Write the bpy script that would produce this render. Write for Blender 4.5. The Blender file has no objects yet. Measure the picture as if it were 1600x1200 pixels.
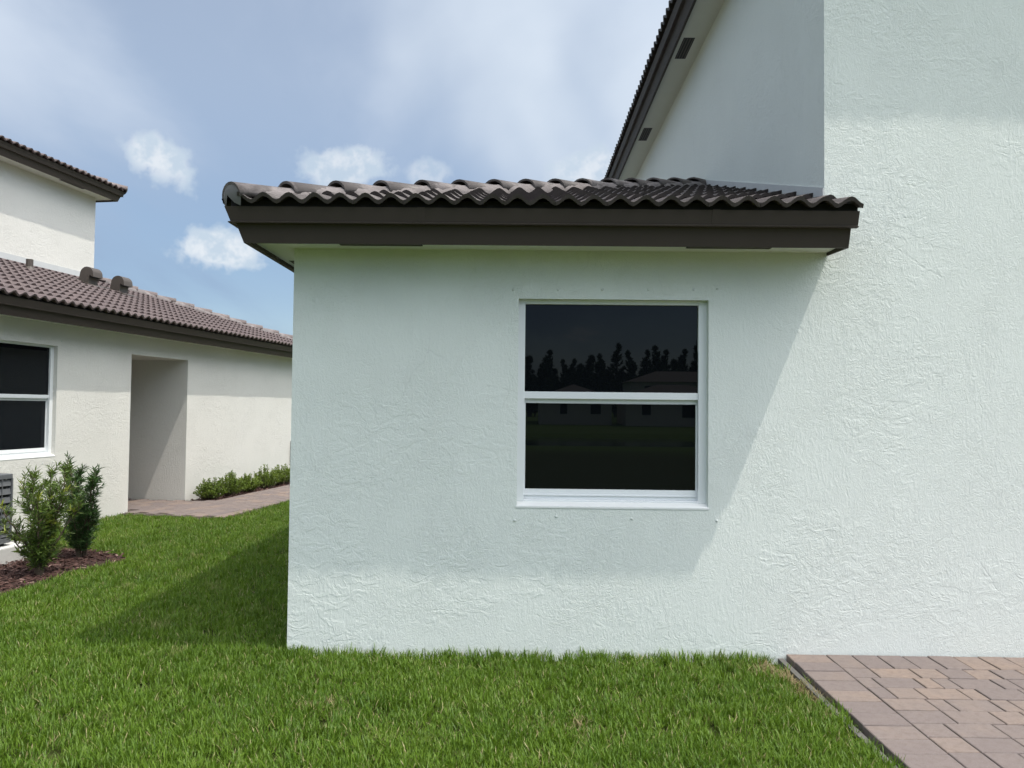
import bpy, bmesh, math, random
import numpy as np
from mathutils import Vector, Matrix

S = bpy.context.scene
COL = S.collection
R = math.radians
rng = random.Random(7)

# ------------------------------------------------------------------ camera
CAM_H = 1.6
def cam_axes(yaw, pitch, roll):
    f = Vector((math.sin(yaw)*math.cos(pitch), math.cos(yaw)*math.cos(pitch), math.sin(pitch)))
    r = f.cross(Vector((0, 0, 1))).normalized()
    u = r.cross(f)
    return f, r*math.cos(roll)+u*math.sin(roll), -r*math.sin(roll)+u*math.cos(roll)
cd = bpy.data.cameras.new('camera')
cd.sensor_width = 36.0
cd.lens = 36.0*1220/1600
cd.clip_start = 0.05
cd.clip_end = 3000
cam = bpy.data.objects.new('camera', cd)
COL.objects.link(cam)
f_, r_, u_ = cam_axes(R(-0.582), R(1.778), R(0.6))
cam.matrix_world = Matrix(((r_.x, u_.x, -f_.x, 0), (r_.y, u_.y, -f_.y, 0), (r_.z, u_.z, -f_.z, CAM_H), (0, 0, 0, 1)))
S.camera = cam

# ------------------------------------------------------------------ light
SUN = Vector((0.400, -0.1955, 1.0)).normalized()          # towards the sun
SUN_EL = math.asin(SUN.z)
SUN_AZ = math.atan2(SUN.x, SUN.y)                          # clockwise from +Y
S.view_settings.view_transform = 'Standard'
S.view_settings.look = 'None'
S.view_settings.gamma = 1
S.view_settings.use_curve_mapping = False
S.view_settings.exposure = 0.68
S.render.engine = 'CYCLES'
S.cycles.use_denoising = True
S.cycles.max_bounces = 5
S.cycles.use_adaptive_sampling = True
S.cycles.adaptive_threshold = 0.02
S.cycles.transparent_max_bounces = 8
sl = bpy.data.lights.new('sun', 'SUN')
sl.energy = 2.0
sl.angle = R(0.53)
sl.color = (1.0, 0.95, 0.88)
sun = bpy.data.objects.new('sun', sl)
COL.objects.link(sun)
sun.rotation_euler = (-SUN).to_track_quat('-Z', 'Y').to_euler()
sun.location = (10, -5, 30)

W = bpy.data.worlds.new('World')
S.world = W
W.use_nodes = True


class NT:
    """small helper round a node tree"""
    def __init__(self, tree):
        self.t = tree
        tree.nodes.clear()

    def n(self, kind, **kw):
        nd = self.t.nodes.new(kind)
        ins = kw.pop('ins', {})
        for k, v in kw.items():
            setattr(nd, k, v)
        for k, v in ins.items():
            if isinstance(v, bpy.types.NodeSocket):
                self.t.links.new(v, nd.inputs[k])
            else:
                nd.inputs[k].default_value = v
        return nd

    def math(self, op, a, b=None, c=None, clamp=False):
        ins = {0: a}
        if b is not None:
            ins[1] = b
        if c is not None:
            ins[2] = c
        return self.n('ShaderNodeMath', operation=op, use_clamp=clamp, ins=ins).outputs[0]

    def vmath(self, op, a, b=None, out=0):
        ins = {0: a}
        if b is not None:
            ins[1] = b
        return self.n('ShaderNodeVectorMath', operation=op, ins=ins).outputs[out]

    def smooth(self, v, lo, hi, a=0.0, b=1.0):
        return self.n('ShaderNodeMapRange', interpolation_type='SMOOTHSTEP',
                      ins={0: v, 1: lo, 2: hi, 3: a, 4: b}).outputs[0]

    def mix(self, fac, a, b, blend='MIX'):
        m = self.n('ShaderNodeMix', data_type='RGBA', blend_type=blend)
        for k, v in ((0, fac), (6, a), (7, b)):
            if isinstance(v, bpy.types.NodeSocket):
                self.t.links.new(v, m.inputs[k])
            else:
                m.inputs[k].default_value = v if k == 0 else (*v[:3], 1)
        return m.outputs[2]

    def noise(self, vec, scale, detail=4.0, rough=0.5, dist=0.0, out=0):
        nd = self.n('ShaderNodeTexNoise', ins={'Scale': scale, 'Detail': detail, 'Roughness': rough, 'Distortion': dist})
        if vec is not None:
            self.t.links.new(vec, nd.inputs['Vector'])
        return nd.outputs[out]

    def mapping(self, vec, scale=(1, 1, 1), loc=(0, 0, 0), rot=(0, 0, 0)):
        return self.n('ShaderNodeMapping', ins={'Vector': vec, 'Scale': scale, 'Location': loc, 'Rotation': rot}).outputs[0]

    def link(self, a, b):
        self.t.links.new(a, b)


def build_world():
    t = NT(W.node_tree)
    d = t.n('ShaderNodeTexCoord').outputs['Generated']
    sky = t.n('ShaderNodeTexSky', sky_type='NISHITA', sun_disc=False, sun_elevation=SUN_EL, sun_rotation=SUN_AZ,
              altitude=0.0, air_density=1.0, dust_density=0.25, ozone_density=1.5).outputs[0]
    sky = t.mix(1.0, sky, (0.56, 0.56, 0.55), 'MULTIPLY')      # seen through thin grey haze
    sp = t.n('ShaderNodeSeparateXYZ', ins={0: d})
    z = t.math('MAXIMUM', sp.outputs[2], 0.0)
    inv = t.math('DIVIDE', 1.0, t.math('ADD', z, 0.22))
    P = t.n('ShaderNodeCombineXYZ', ins={0: t.math('MULTIPLY', sp.outputs[0], inv), 1: t.math('MULTIPLY', sp.outputs[1], inv)}).outputs[0]
    # thin high veil over the whole sky
    v1 = t.noise(t.mapping(P, (1.1, 0.55, 1), (2.3, 0.4, 0), (0, 0, 0.35)), 1.0, 6, 0.56, 0.35)
    v2 = t.noise(t.mapping(P, (2.2, 0.8, 1), (7.1, 3.2, 0), (0, 0, -0.5)), 1.3, 2, 0.55, 0.6)
    veil = t.smooth(t.math('ADD', t.math('MULTIPLY', v1, 0.72), t.math('MULTIPLY', v2, 0.28)), 0.39, 0.64)
    # veil glow round the unseen sun, shaped like haze scatter, added as fill light
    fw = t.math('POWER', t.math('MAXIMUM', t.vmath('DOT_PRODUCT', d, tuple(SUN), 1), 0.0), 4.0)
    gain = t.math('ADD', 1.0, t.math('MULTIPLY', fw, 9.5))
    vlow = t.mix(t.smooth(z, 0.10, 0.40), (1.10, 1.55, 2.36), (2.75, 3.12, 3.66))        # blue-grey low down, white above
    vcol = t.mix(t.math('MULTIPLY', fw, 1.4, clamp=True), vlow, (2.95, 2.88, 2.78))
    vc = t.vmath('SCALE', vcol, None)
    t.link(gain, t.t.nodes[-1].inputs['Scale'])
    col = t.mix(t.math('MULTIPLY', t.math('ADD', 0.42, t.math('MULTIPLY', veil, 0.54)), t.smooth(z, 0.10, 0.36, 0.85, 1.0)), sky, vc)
    # one broad bright patch of the veil, high ahead
    hb = t.math('SUBTRACT', 1.0, t.math('DIVIDE', t.math('SUBTRACT', 1.0, t.vmath('DOT_PRODUCT', d, tuple(Vector((0.05, 0.90, 0.40)).normalized()), 1)), 0.030))
    hb = t.smooth(t.math('ADD', hb, t.math('MULTIPLY', t.math('SUBTRACT', v2, 0.5), 1.6)), 0.0, 1.2, 0.0, 0.45)
    col = t.mix(hb, col, (3.35, 3.70, 4.05))
    # small fair-weather cumulus
    wn = t.noise(d, 11.0, 3, 0.60)
    wf = t.noise(d, 40.0, 3, 0.65)
    warp = t.math('ADD', t.math('MULTIPLY', t.math('SUBTRACT', wn, 0.5), 2.1), t.math('MULTIPLY', t.math('SUBTRACT', wf, 0.5), 1.2))
    total = None
    for (c, a, b, tilt, dens) in PUFFS:
        c = Vector(c).normalized()
        rr = c.cross(Vector((0, 0, 1))).normalized()
        uu = rr.cross(c)
        r2 = rr*math.cos(tilt)+uu*math.sin(tilt)
        u2 = -rr*math.sin(tilt)+uu*math.cos(tilt)
        x = t.vmath('DOT_PRODUCT', d, tuple(r2/a), 1)
        y = t.vmath('DOT_PRODUCT', d, tuple(u2/b), 1)
        q = t.math('SQRT', t.math('ADD', t.math('MULTIPLY', x, x), t.math('MULTIPLY', y, y)))
        m = t.smooth(t.math('ADD', q, warp), 1.06, 0.55, 0.0, dens)
        m = t.math('MULTIPLY', m, t.math('GREATER_THAN', t.vmath('DOT_PRODUCT', d, tuple(c), 1), 0.5))
        total = m if total is None else t.math('MAXIMUM', total, m)
    # the same kind of puffs scattered low round the rest of the horizon
    gen = t.smooth(t.noise(t.mapping(P, (1.7, 1.7, 1), (4.4, 9.7, 0)), 1.5, 4, 0.58), 0.60, 0.72, 0.0, 0.8)
    gen = t.math('MULTIPLY', gen, t.smooth(sp.outputs[1], 0.35, 0.0))
    total = t.math('MAXIMUM', total, gen)
    shade = t.mix(t.smooth(wf, 0.38, 0.66), (2.5, 2.95, 3.4), (3.5, 3.7, 3.9))
    col = t.mix(total, col, shade)
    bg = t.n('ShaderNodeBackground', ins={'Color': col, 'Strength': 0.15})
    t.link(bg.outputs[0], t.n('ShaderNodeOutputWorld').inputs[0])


PUFFS = [
    ((-0.404, 0.872, 0.277), 0.046, 0.026, -0.55, 0.85),
    ((-0.217, 0.931, 0.290), 0.064, 0.028, 0.05, 0.75),
    ((-0.362, 0.913, 0.183), 0.060, 0.026, 0.02, 0.90),
    ((0.078, 0.952, 0.292), 0.060, 0.028, 0.05, 0.65),
    ((-0.115, 0.946, 0.285), 0.030, 0.020, 0.0, 0.45),
]
build_world()
W.cycles.sampling_method = 'MANUAL'
W.cycles.sample_map_resolution = 512

# ------------------------------------------------------------------ materials
MATS = {}


def material(name):
    m = bpy.data.materials.new(name)
    m.use_nodes = True
    t = NT(m.node_tree)
    out = t.n('ShaderNodeOutputMaterial')
    b = t.n('ShaderNodeBsdfPrincipled')
    t.link(b.outputs[0], out.inputs[0])
    MATS[name] = m
    return m, t, b, out


def plain(name, col, rough=0.6, var=0.12, scale=6.0, spec=0.4, metal=0.0, bump=0.0, bscale=60.0):
    m, t, b, out = material(name)
    oc = t.n('ShaderNodeTexCoord').outputs['Object']
    nz = t.noise(oc, scale, 5, 0.6)
    c = t.mix(nz, [x*(1-var) for x in col], [x*(1+var) for x in col])
    t.link(c, b.inputs['Base Color'])
    t.link(t.math('ADD', rough-0.08, t.math('MULTIPLY', nz, 0.16)), b.inputs['Roughness'])
    b.inputs['Specular IOR Level'].default_value = spec
    b.inputs['Metallic'].default_value = metal
    if bump:
        bp = t.n('ShaderNodeBump', ins={'Strength': 1.0, 'Distance': bump, 'Height': t.noise(oc, bscale, 5, 0.6)})
        t.link(bp.outputs[0], b.inputs['Normal'])
    return m


def stucco(name, col, relief=1.0):
    m, t, b, out = material(name)
    oc = t.n('ShaderNodeTexCoord').outputs['Object']
    # patches worked in different trowel directions
    patch = t.smooth(t.noise(t.mapping(oc, (1, 1, 0.8)), 2.3, 2, 0.5), 0.40, 0.62, 0.45, 1.0)
    patch2 = t.smooth(t.noise(t.mapping(oc, (1, 1, 1), (5, 3, 9)), 1.7, 3, 0.55), 0.38, 0.64, 0.40, 1.0)
    warp = t.vmath('SCALE', t.noise(oc, 7.0, 3, 0.5, 0.0, 1), None)
    t.t.nodes[-1].inputs['Scale'].default_value = 0.10
    ow = t.vmath('ADD', oc, warp)
    streak = t.noise(t.mapping(ow, (62, 62, 8)), 1.0, 3, 0.55)
    streak = t.smooth(streak, 0.46, 0.62)
    skip = t.noise(t.mapping(ow, (30, 30, 23), (3, 1, 2), (0, 0.5, 0)), 1.0, 4, 0.62, 1.3)
    skip = t.smooth(t.math('ABSOLUTE', t.math('SUBTRACT', skip, 0.5)), 0.0, 0.10)
    skip2 = t.noise(t.mapping(ow, (58, 58, 40), (8, 2, 5), (0, -0.7, 0)), 1.0, 3, 0.6, 0.9)
    skip2 = t.smooth(t.math('ABSOLUTE', t.math('SUBTRACT', skip2, 0.5)), 0.0, 0.13)
    fine = t.noise(oc, 260.0, 2, 0.6)
    h = t.math('MULTIPLY', t.math('MULTIPLY', streak, 0.55), patch)
    h = t.math('ADD', h, t.math('MULTIPLY', t.math('MULTIPLY', t.math('SUBTRACT', 1.0, skip), 0.75), patch2))
    h = t.math('ADD', h, t.math('MULTIPLY', t.math('MULTIPLY', t.math('SUBTRACT', 1.0, skip2), 0.55), t.math('SUBTRACT', 1.25, patch)))
    h = t.math('ADD', h, t.math('MULTIPLY', fine, 0.16))
    # broad sweeps of the float, a hand's width across
    sw = t.noise(t.mapping(ow, (7, 7, 13), (2, 6, 1), (0, 0.35, 0)), 1.0, 2, 0.5, 1.6)
    sm_ = t.smooth(t.noise(t.mapping(oc, (1, 1, 1.3), (3, 8, 4)), 1.3, 3, 0.6), 0.44, 0.60, 0.05, 0.75)
    h = t.math('ADD', h, t.math('MULTIPLY', t.smooth(sw, 0.43, 0.57), sm_))
    big = t.noise(oc, 1.6, 3, 0.5)
    h = t.math('ADD', h, t.math('MULTIPLY', big, 0.45))
    # a few hairline cracks and float lines, mostly upright
    vo = t.n('ShaderNodeTexVoronoi', feature='DISTANCE_TO_EDGE', ins={'Vector': t.mapping(ow, (1.5, 1.5, 0.55), (1.7, 0.3, 2.1)), 'Scale': 1.0})
    crack = t.math('MULTIPLY', t.smooth(vo.outputs['Distance'], 0.0065, 0.0015), t.smooth(t.noise(oc, 2.2, 3, 0.6), 0.50, 0.62))
    h = t.math('SUBTRACT', h, t.math('MULTIPLY', crack, 0.5))
    bp = t.n('ShaderNodeBump', ins={'Strength': 1.0, 'Distance': 0.0022*relief, 'Height': h})
    t.link(bp.outputs[0], b.inputs['Normal'])
    dirt = t.smooth(t.noise(t.mapping(oc, (1.2, 1.2, 0.5)), 1.1, 6, 0.65), 0.30, 0.75)
    c = t.mix(dirt, [x*0.985 for x in col], [min(1, x*1.008) for x in col])
    c = t.mix(t.smooth(t.noise(oc, 95.0, 2, 0.5), 0.70, 0.80, 0, 0.12), c, [x*0.55 for x in col])
    c = t.mix(t.math('MULTIPLY', crack, 0.08), c, [x*0.4 for x in col])
    t.link(c, b.inputs['Base Color'])
    b.inputs['Roughness'].default_value = 0.78
    b.inputs['Specular IOR Level'].default_value = 0.25
    return m


def tile_mat(name, col, pale=0.0):
    m, t, b, out = material(name)
    tc = t.n('ShaderNodeTexCoord').outputs['Object']
    rnd = t.n('ShaderNodeObjectInfo').outputs['Random']
    off = t.n('ShaderNodeCombineXYZ', ins={0: t.math('MULTIPLY', rnd, 37.0), 1: t.math('MULTIPLY', rnd, 11.0)}).outputs[0]
    oc = t.vmath('ADD', tc, off)
    n1 = t.noise(oc, 9.0, 6, 0.65)
    n2 = t.noise(oc, 120.0, 3, 0.6)
    c = t.mix(n1, [x*0.72 for x in col], [x*1.3 for x in col])
    c = t.mix(t.smooth(n2, 0.45, 0.8, 0, 0.45), c, [col[0]*1.4, col[1]*1.38, col[2]*1.38])
    c = t.mix(t.math('MULTIPLY', rnd, 0.40), c, [x*0.62 for x in col])
    if pale:
        pm = t.smooth(t.noise(oc, 5.0, 5, 0.6), 0.50, 0.62, 0, pale)
        c = t.mix(pm, c, (0.30, 0.26, 0.25))
    t.link(c, b.inputs['Base Color'])
    t.link(t.smooth(n1, 0.3, 0.7, 0.42, 0.68), b.inputs['Roughness'])
    b.inputs['Specular IOR Level'].default_value = 0.35
    bp = t.n('ShaderNodeBump', ins={'Strength': 0.8, 'Distance': 0.0015, 'Height': t.math('ADD', n2, t.math('MULTIPLY', n1, 2.0))})
    t.link(bp.outputs[0], b.inputs['Normal'])
    return m


def paver_mat(name):
    m, t, b, out = material(name)
    tc = t.n('ShaderNodeTexCoord').outputs['Object']
    rnd = t.n('ShaderNodeObjectInfo').outputs['Random']
    off = t.n('ShaderNodeCombineXYZ', ins={0: t.math('MULTIPLY', rnd, 53.0), 1: t.math('MULTIPLY', rnd, 29.0)}).outputs[0]
    oc = t.vmath('ADD', tc, off)
    ramp = t.n('ShaderNodeValToRGB')
    e = ramp.color_ramp.elements
    e[0].position, e[0].color = 0.0, (0.142, 0.113, 0.106, 1)
    e[1].position, e[1].color = 1.0, (0.240, 0.172, 0.130, 1)
    for p, cc in ((0.25, (0.157, 0.125, 0.115, 1)), (0.5, (0.172, 0.136, 0.121, 1)), (0.72, (0.200, 0.152, 0.126, 1))):
        x = e.new(p)
        x.color = cc
    mott = t.noise(oc, 7.0, 4, 0.6)
    t.link(t.math('ADD', t.math('MULTIPLY', rnd, 0.8), t.math('MULTIPLY', t.math('SUBTRACT', mott, 0.4), 0.7), clamp=True), ramp.inputs[0])
    fine = t.noise(oc, 240.0, 3, 0.7)
    c = t.mix(t.smooth(fine, 0.35, 0.75, 0.0, 0.5), ramp.outputs[0], (0.27, 0.24, 0.225))
    c = t.mix(t.smooth(t.noise(oc, 150.0, 2, 0.5), 0.60, 0.74, 0, 0.6), c, (0.07, 0.060, 0.056))
    c = t.mix(t.smooth(t.noise(oc, 28.0, 4, 0.65), 0.40, 0.72, 0, 0.45), c, (0.115, 0.090, 0.080))
    t.link(c, b.inputs['Base Color'])
    b.inputs['Roughness'].default_value = 0.85
    b.inputs['Specular IOR Level'].default_value = 0.25
    bp = t.n('ShaderNodeBump', ins={'Strength': 0.8, 'Distance': 0.0012, 'Height': t.math('ADD', fine, t.math('MULTIPLY', mott, 1.5))})
    t.link(bp.outputs[0], b.inputs['Normal'])
    return m


def leaf_mat(name, dark, light, rough=0.45, trans=0.35, straw=None, patch=False):
    """foliage: colour varies leaf by leaf (attribute 'tint') and plant by plant"""
    m, t, b, out = material(name)
    at = t.n('ShaderNodeAttribute', attribute_name='tint').outputs['Fac']
    rnd = t.n('ShaderNodeObjectInfo').outputs['Random']
    v = t.math('ADD', t.math('MULTIPLY', at, 0.75), t.math('MULTIPLY', rnd, 0.25))
    if patch:
        pos = t.n('ShaderNodeNewGeometry').outputs['Position']
        pn = t.noise(pos, 1.1, 5, 0.62)
        v = t.math('ADD', t.math('MULTIPLY', v, 0.7), t.math('MULTIPLY', t.smooth(pn, 0.3, 0.7), 0.3))
    c = t.mix(v, dark, light)
    if straw:
        sm = t.math('GREATER_THAN', at, 0.93)
        if patch:
            sp_ = t.smooth(t.noise(pos, 2.6, 4, 0.6), 0.60, 0.72, 0.0, 0.55)
            sm = t.math('MAXIMUM', sm, t.math('MULTIPLY', sp_, t.math('GREATER_THAN', t.math('FRACT', t.math('MULTIPLY', at, 7.3)), 0.45)))
        c = t.mix(sm, c, straw)
    b.inputs['Roughness'].default_value = rough
    b.inputs['Specular IOR Level'].default_value = 0.3
    t.link(c, b.inputs['Base Color'])
    tr = t.n('ShaderNodeBsdfTranslucent', ins={'Color': t.mix(0.35, c, [light[0]*1.2, light[1]*1.2, light[2]*0.8])})
    mx = t.n('ShaderNodeMixShader', ins={0: trans, 1: b.outputs[0], 2: tr.outputs[0]})
    t.link(mx.outputs[0], out.inputs[0])
    return m


def glass_mat(name, col=(0.004, 0.005, 0.006)):
    m, t, b, out = material(name)
    b.inputs['Base Color'].default_value = (*col, 1)
    b.inputs['Roughness'].default_value = 0.0
    b.inputs['IOR'].default_value = 1.47
    b.inputs['Specular IOR Level'].default_value = 0.33
    return m


stucco('mint_stucco', (0.704, 0.738, 0.690), 0.66)
stucco('cream_stucco', (0.66, 0.645, 0.595), 0.8)
plain('soffit_paint', (0.66, 0.68, 0.60), 0.8, 0.04)
plain('brown_metal', (0.058, 0.046, 0.038), 0.62, 0.12, 3.0, 0.22)
plain('dark_closure', (0.018, 0.015, 0.014), 0.9, 0.2)
plain('vent_metal', (0.075, 0.062, 0.052), 0.55, 0.2, 20.0)
plain('vent_dark', (0.022, 0.024, 0.024), 0.7, 0.2)
plain('white_frame', (0.74, 0.76, 0.76), 0.38, 0.03, 2.0, 0.45)
plain('sill_paint', (0.74, 0.75, 0.73), 0.7, 0.06, 5.0, 0.3, bump=0.0006, bscale=90)
plain('seal', (0.05, 0.05, 0.05), 0.7)
plain('anchor_paint', (0.60, 0.63, 0.59), 0.7, 0.1)
plain('flashing', (0.50, 0.51, 0.50), 0.6, 0.1, 8.0, bump=0.001, bscale=30)
plain('mortar', (0.185, 0.165, 0.160), 0.9, 0.6, 9.0, 0.2, bump=0.006, bscale=22)
plain('end_plate', (0.135, 0.132, 0.128), 0.75, 0.25, 12.0)
plain('grout_sand', (0.085, 0.068, 0.058), 0.95, 0.3, 40.0)
plain('kerb_concrete', (0.11, 0.105, 0.095), 0.9, 0.3, 25.0, bump=0.002)
plain('pad_concrete', (0.55, 0.54, 0.51), 0.9, 0.10, 9.0, bump=0.002, bscale=40)
plain('unit_grey', (0.115, 0.12, 0.125), 0.45, 0.1)
plain('unit_dark', (0.035, 0.036, 0.038), 0.6, 0.2)
plain('box_grey', (0.28, 0.29, 0.30), 0.5, 0.1)
plain('bark', (0.10, 0.075, 0.05), 0.9, 0.4, 30.0)
plain('soil', (0.042, 0.036, 0.018), 0.95, 0.4, 3.0, 0.1, bump=0.02, bscale=12)
plain('mulch_base', (0.035, 0.016, 0.012), 0.95, 0.4, 25.0)
plain('far_wall', (0.62, 0.61, 0.57), 0.85, 0.05)
plain('far_roof', (0.10, 0.085, 0.08), 0.8, 0.2)
tile_mat('roof_tile_brown', (0.063, 0.051, 0.048))
tile_mat('ridge_tile_brown', (0.100, 0.085, 0.079), 0.42)
tile_mat('roof_tile_mauve', (0.118, 0.088, 0.084))
tile_mat('ridge_tile_mauve', (0.175, 0.140, 0.130), 0.4)
paver_mat('paver_stone')
leaf_mat('grass_blade', (0.047, 0.112, 0.008), (0.165, 0.258, 0.024), 0.45, 0.32, (0.34, 0.30, 0.14), True)
leaf_mat('dead_grass', (0.16, 0.12, 0.055), (0.36, 0.30, 0.16), 0.8, 0.2)
leaf_mat('podocarpus_leaf', (0.036, 0.080, 0.016), (0.165, 0.230, 0.042), 0.36, 0.22, (0.26, 0.30, 0.04))
leaf_mat('podocarpus_dark', (0.020, 0.056, 0.018), (0.075, 0.135, 0.036), 0.34, 0.2, (0.10, 0.16, 0.04))
leaf_mat('hedge_leaf', (0.055, 0.105, 0.014), (0.195, 0.265, 0.040), 0.38, 0.25, (0.19, 0.25, 0.06))
leaf_mat('pine_needle', (0.020, 0.035, 0.014), (0.050, 0.075, 0.030), 0.7, 0.15)
leaf_mat('mulch_chip', (0.026, 0.013, 0.010), (0.095, 0.048, 0.039), 0.85, 0.0, (0.22, 0.14, 0.12))
glass_mat('dark_glass')
glass_mat('neighbour_glass', (0.003, 0.004, 0.006))
m, t, b, out = material('lake_water')
b.inputs['Base Color'].default_value = (0.015, 0.022, 0.022, 1)
b.inputs['Roughness'].default_value = 0.04
bp = t.n('ShaderNodeBump', ins={'Strength': 0.4, 'Distance': 0.03, 'Height': t.noise(t.n('ShaderNodeTexCoord').outputs['Object'], 2.0, 3, 0.5)})
t.link(bp.outputs[0], b.inputs['Normal'])
m, t, b, out = material('lawn_ground')
pos = t.n('ShaderNodeNewGeometry').outputs['Position']
near = t.mix(t.noise(pos, 6.0, 5, 0.6), (0.030, 0.040, 0.010), (0.060, 0.075, 0.020))
far = t.mix(t.noise(pos, 1.2, 5, 0.6), (0.055, 0.095, 0.018), (0.090, 0.140, 0.030))
t.link(t.mix(t.smooth(t.vmath('LENGTH', pos, None, 1), 16.0, 24.0), near, far), b.inputs['Base Color'])
b.inputs['Roughness'].default_value = 0.95
b.inputs['Specular IOR Level'].default_value = 0.1


# ------------------------------------------------------------------ mesh helpers
def tag(o, label=None, cat=None, group=None, kind=None):
    if label:
        o['label'] = label
    if cat:
        o['category'] = cat
    if group:
        o['group'] = group
    if kind:
        o['kind'] = kind
    return o


def empty(name, loc=(0, 0, 0), rz=0.0):
    o = bpy.data.objects.new(name, None)
    COL.objects.link(o)
    o.matrix_local = Matrix.Translation(loc) @ Matrix.Rotation(rz, 4, 'Z')
    o.empty_display_size = 0.3
    return o


def link(name, me, parent=None, mw=None):
    o = bpy.data.objects.new(name, me)
    COL.objects.link(o)
    if parent is not None:
        o.parent = parent
    if mw is not None:
        o.matrix_local = mw
    return o


class MB:
    def __init__(self):
        self.v, self.f, self.mi, self.tint = [], [], [], None

    def add(self, v, f, mi=0):
        k = len(self.v)
        self.v += [tuple(p) for p in v]
        self.f += [tuple(i+k for i in q) for q in f]
        self.mi += [mi]*len(f)

    def quad(self, a, b, c, d):
        self.add([a, b, c, d], [(0, 1, 2, 3)])

    def box(self, x0, x1, y0, y1, z0, z1):
        v = [(x, y, z) for z in (z0, z1) for y in (y0, y1) for x in (x0, x1)]
        self.add(v, [(0, 2, 3, 1), (4, 5, 7, 6), (0, 1, 5, 4), (2, 6, 7, 3), (0, 4, 6, 2), (1, 3, 7, 5)])

    def tube(self, pts, rads, seg=8, caps=True):
        pts = [Vector(p) for p in pts]
        rings = []
        for i, p in enumerate(pts):
            dr = (pts[min(i+1, len(pts)-1)]-pts[max(i-1, 0)]).normalized()
            a = dr.orthogonal().normalized()
            bb = dr.cross(a)
            rr = rads[i] if hasattr(rads, '__len__') else rads
            rings.append([p+(a*math.cos(2*math.pi*j/seg)+bb*math.sin(2*math.pi*j/seg))*rr for j in range(seg)])
        v = [q for r in rings for q in r]
        f = []
        for i in range(len(pts)-1):
            for j in range(seg):
                f.append((i*seg+j, i*seg+(j+1) % seg, (i+1)*seg+(j+1) % seg, (i+1)*seg+j))
        if caps:
            f.append(tuple(range(seg))[::-1])
            f.append(tuple((len(pts)-1)*seg+j for j in range(seg)))
        self.add(v, f)

    def prism(self, poly, lo, hi, axis=0):
        """polygon given in the two other axes, extruded along axis"""
        n = len(poly)
        def P(q, w):
            p = list(q)
            p.insert(axis, w)
            return p
        v = [P(q, lo) for q in poly]+[P(q, hi) for q in poly]
        f = [tuple(range(n))[::-1], tuple(range(n, 2*n))]+[(i, (i+1) % n, n+(i+1) % n, n+i) for i in range(n)]
        self.add(v, f)

    def mesh(self, name, mat, smooth=False):
        me = bpy.data.meshes.new(name)
        me.from_pydata(self.v, [], self.f)
        for mm in (mat if isinstance(mat, (list, tuple)) else [mat]):
            me.materials.append(MATS[mm])
        if any(self.mi):
            me.polygons.foreach_set('material_index', self.mi)
        if smooth:
            me.polygons.foreach_set('use_smooth', [True]*len(self.f))
        me.update()
        return me

    def build(self, name, mat, parent=None, smooth=False, mw=None, bevel=0.0, recalc=True):
        me = self.mesh(name, mat, smooth)
        if recalc or bevel:
            bm = bmesh.new()
            bm.from_mesh(me)
            bmesh.ops.remove_doubles(bm, verts=bm.verts, dist=1e-5)
            bmesh.ops.recalc_face_normals(bm, faces=bm.faces)
            if bevel:
                bmesh.ops.bevel(bm, geom=[e for e in bm.edges if len(e.link_faces) == 2 and e.calc_face_angle(0) > 0.5],
                                offset=bevel, segments=2, affect='EDGES', profile=0.6)
            bm.to_mesh(me)
            bm.free()
        return link(name, me, parent, mw)


def sweep(path, prof, name, mat, parent, bevel=0.0):
    """closed profile [(outward, z)] along a plan polyline with mitred corners; outward = left of travel"""
    P = [Vector(p) for p in path]
    nr = []
    for i in range(len(P)-1):
        d = (P[i+1]-P[i]).normalized()
        nr.append(Vector((-d.y, d.x)))
    off = []
    for i in range(len(P)):
        if i == 0:
            off.append(nr[0])
        elif i == len(P)-1:
            off.append(nr[-1])
        else:
            off.append((nr[i-1]+nr[i])/(1+nr[i-1].dot(nr[i])))
    mb = MB()
    k = len(prof)
    v = [(P[i].x+off[i].x*o, P[i].y+off[i].y*o, z) for i in range(len(P)) for (o, z) in prof]
    f = []
    for i in range(len(P)-1):
        for j in range(k):
            f.append((i*k+j, i*k+(j+1) % k, (i+1)*k+(j+1) % k, (i+1)*k+j))
    f += [tuple(range(k)), tuple((len(P)-1)*k+j for j in range(k))[::-1]]
    mb.add(v, f)
    return mb.build(name, mat, parent, bevel=bevel)


def panel(mb, x0, x1, z0, z1, y, holes=(), reveal=0.07, T=None):
    """wall face towards -y with rectangular openings; T maps (x,y,z)"""
    T = T or (lambda x, yy, z: (x, yy, z))
    xs = sorted({x0, x1, *[h[0] for h in holes], *[h[1] for h in holes]})
    zs = sorted({z0, z1, *[h[2] for h in holes], *[h[3] for h in holes]})
    for i in range(len(xs)-1):
        for j in range(len(zs)-1):
            cx, cz = (xs[i]+xs[i+1])/2, (zs[j]+zs[j+1])/2
            if any(h[0] < cx < h[1] and h[2] < cz < h[3] for h in holes):
                continue
            mb.quad(T(xs[i], y, zs[j]), T(xs[i+1], y, zs[j]), T(xs[i+1], y, zs[j+1]), T(xs[i], y, zs[j+1]))
    for h in holes:
        a, b_, c, d_ = h[:4]
        rv = h[4] if len(h) > 4 else reveal
        mb.quad(T(a, y, c), T(a, y, d_), T(a, y+rv, d_), T(a, y+rv, c))
        mb.quad(T(b_, y, c), T(b_, y+rv, c), T(b_, y+rv, d_), T(b_, y, d_))
        mb.quad(T(a, y, d_), T(b_, y, d_), T(b_, y+rv, d_), T(a, y+rv, d_))
        mb.quad(T(a, y, c), T(a, y+rv, c), T(b_, y+rv, c), T(b_, y, c))


# ------------------------------------------------------------------ roof kit
def set_pitch(p):
    global PITCH, PHI
    PITCH = p
    PHI = math.atan(p)


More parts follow.
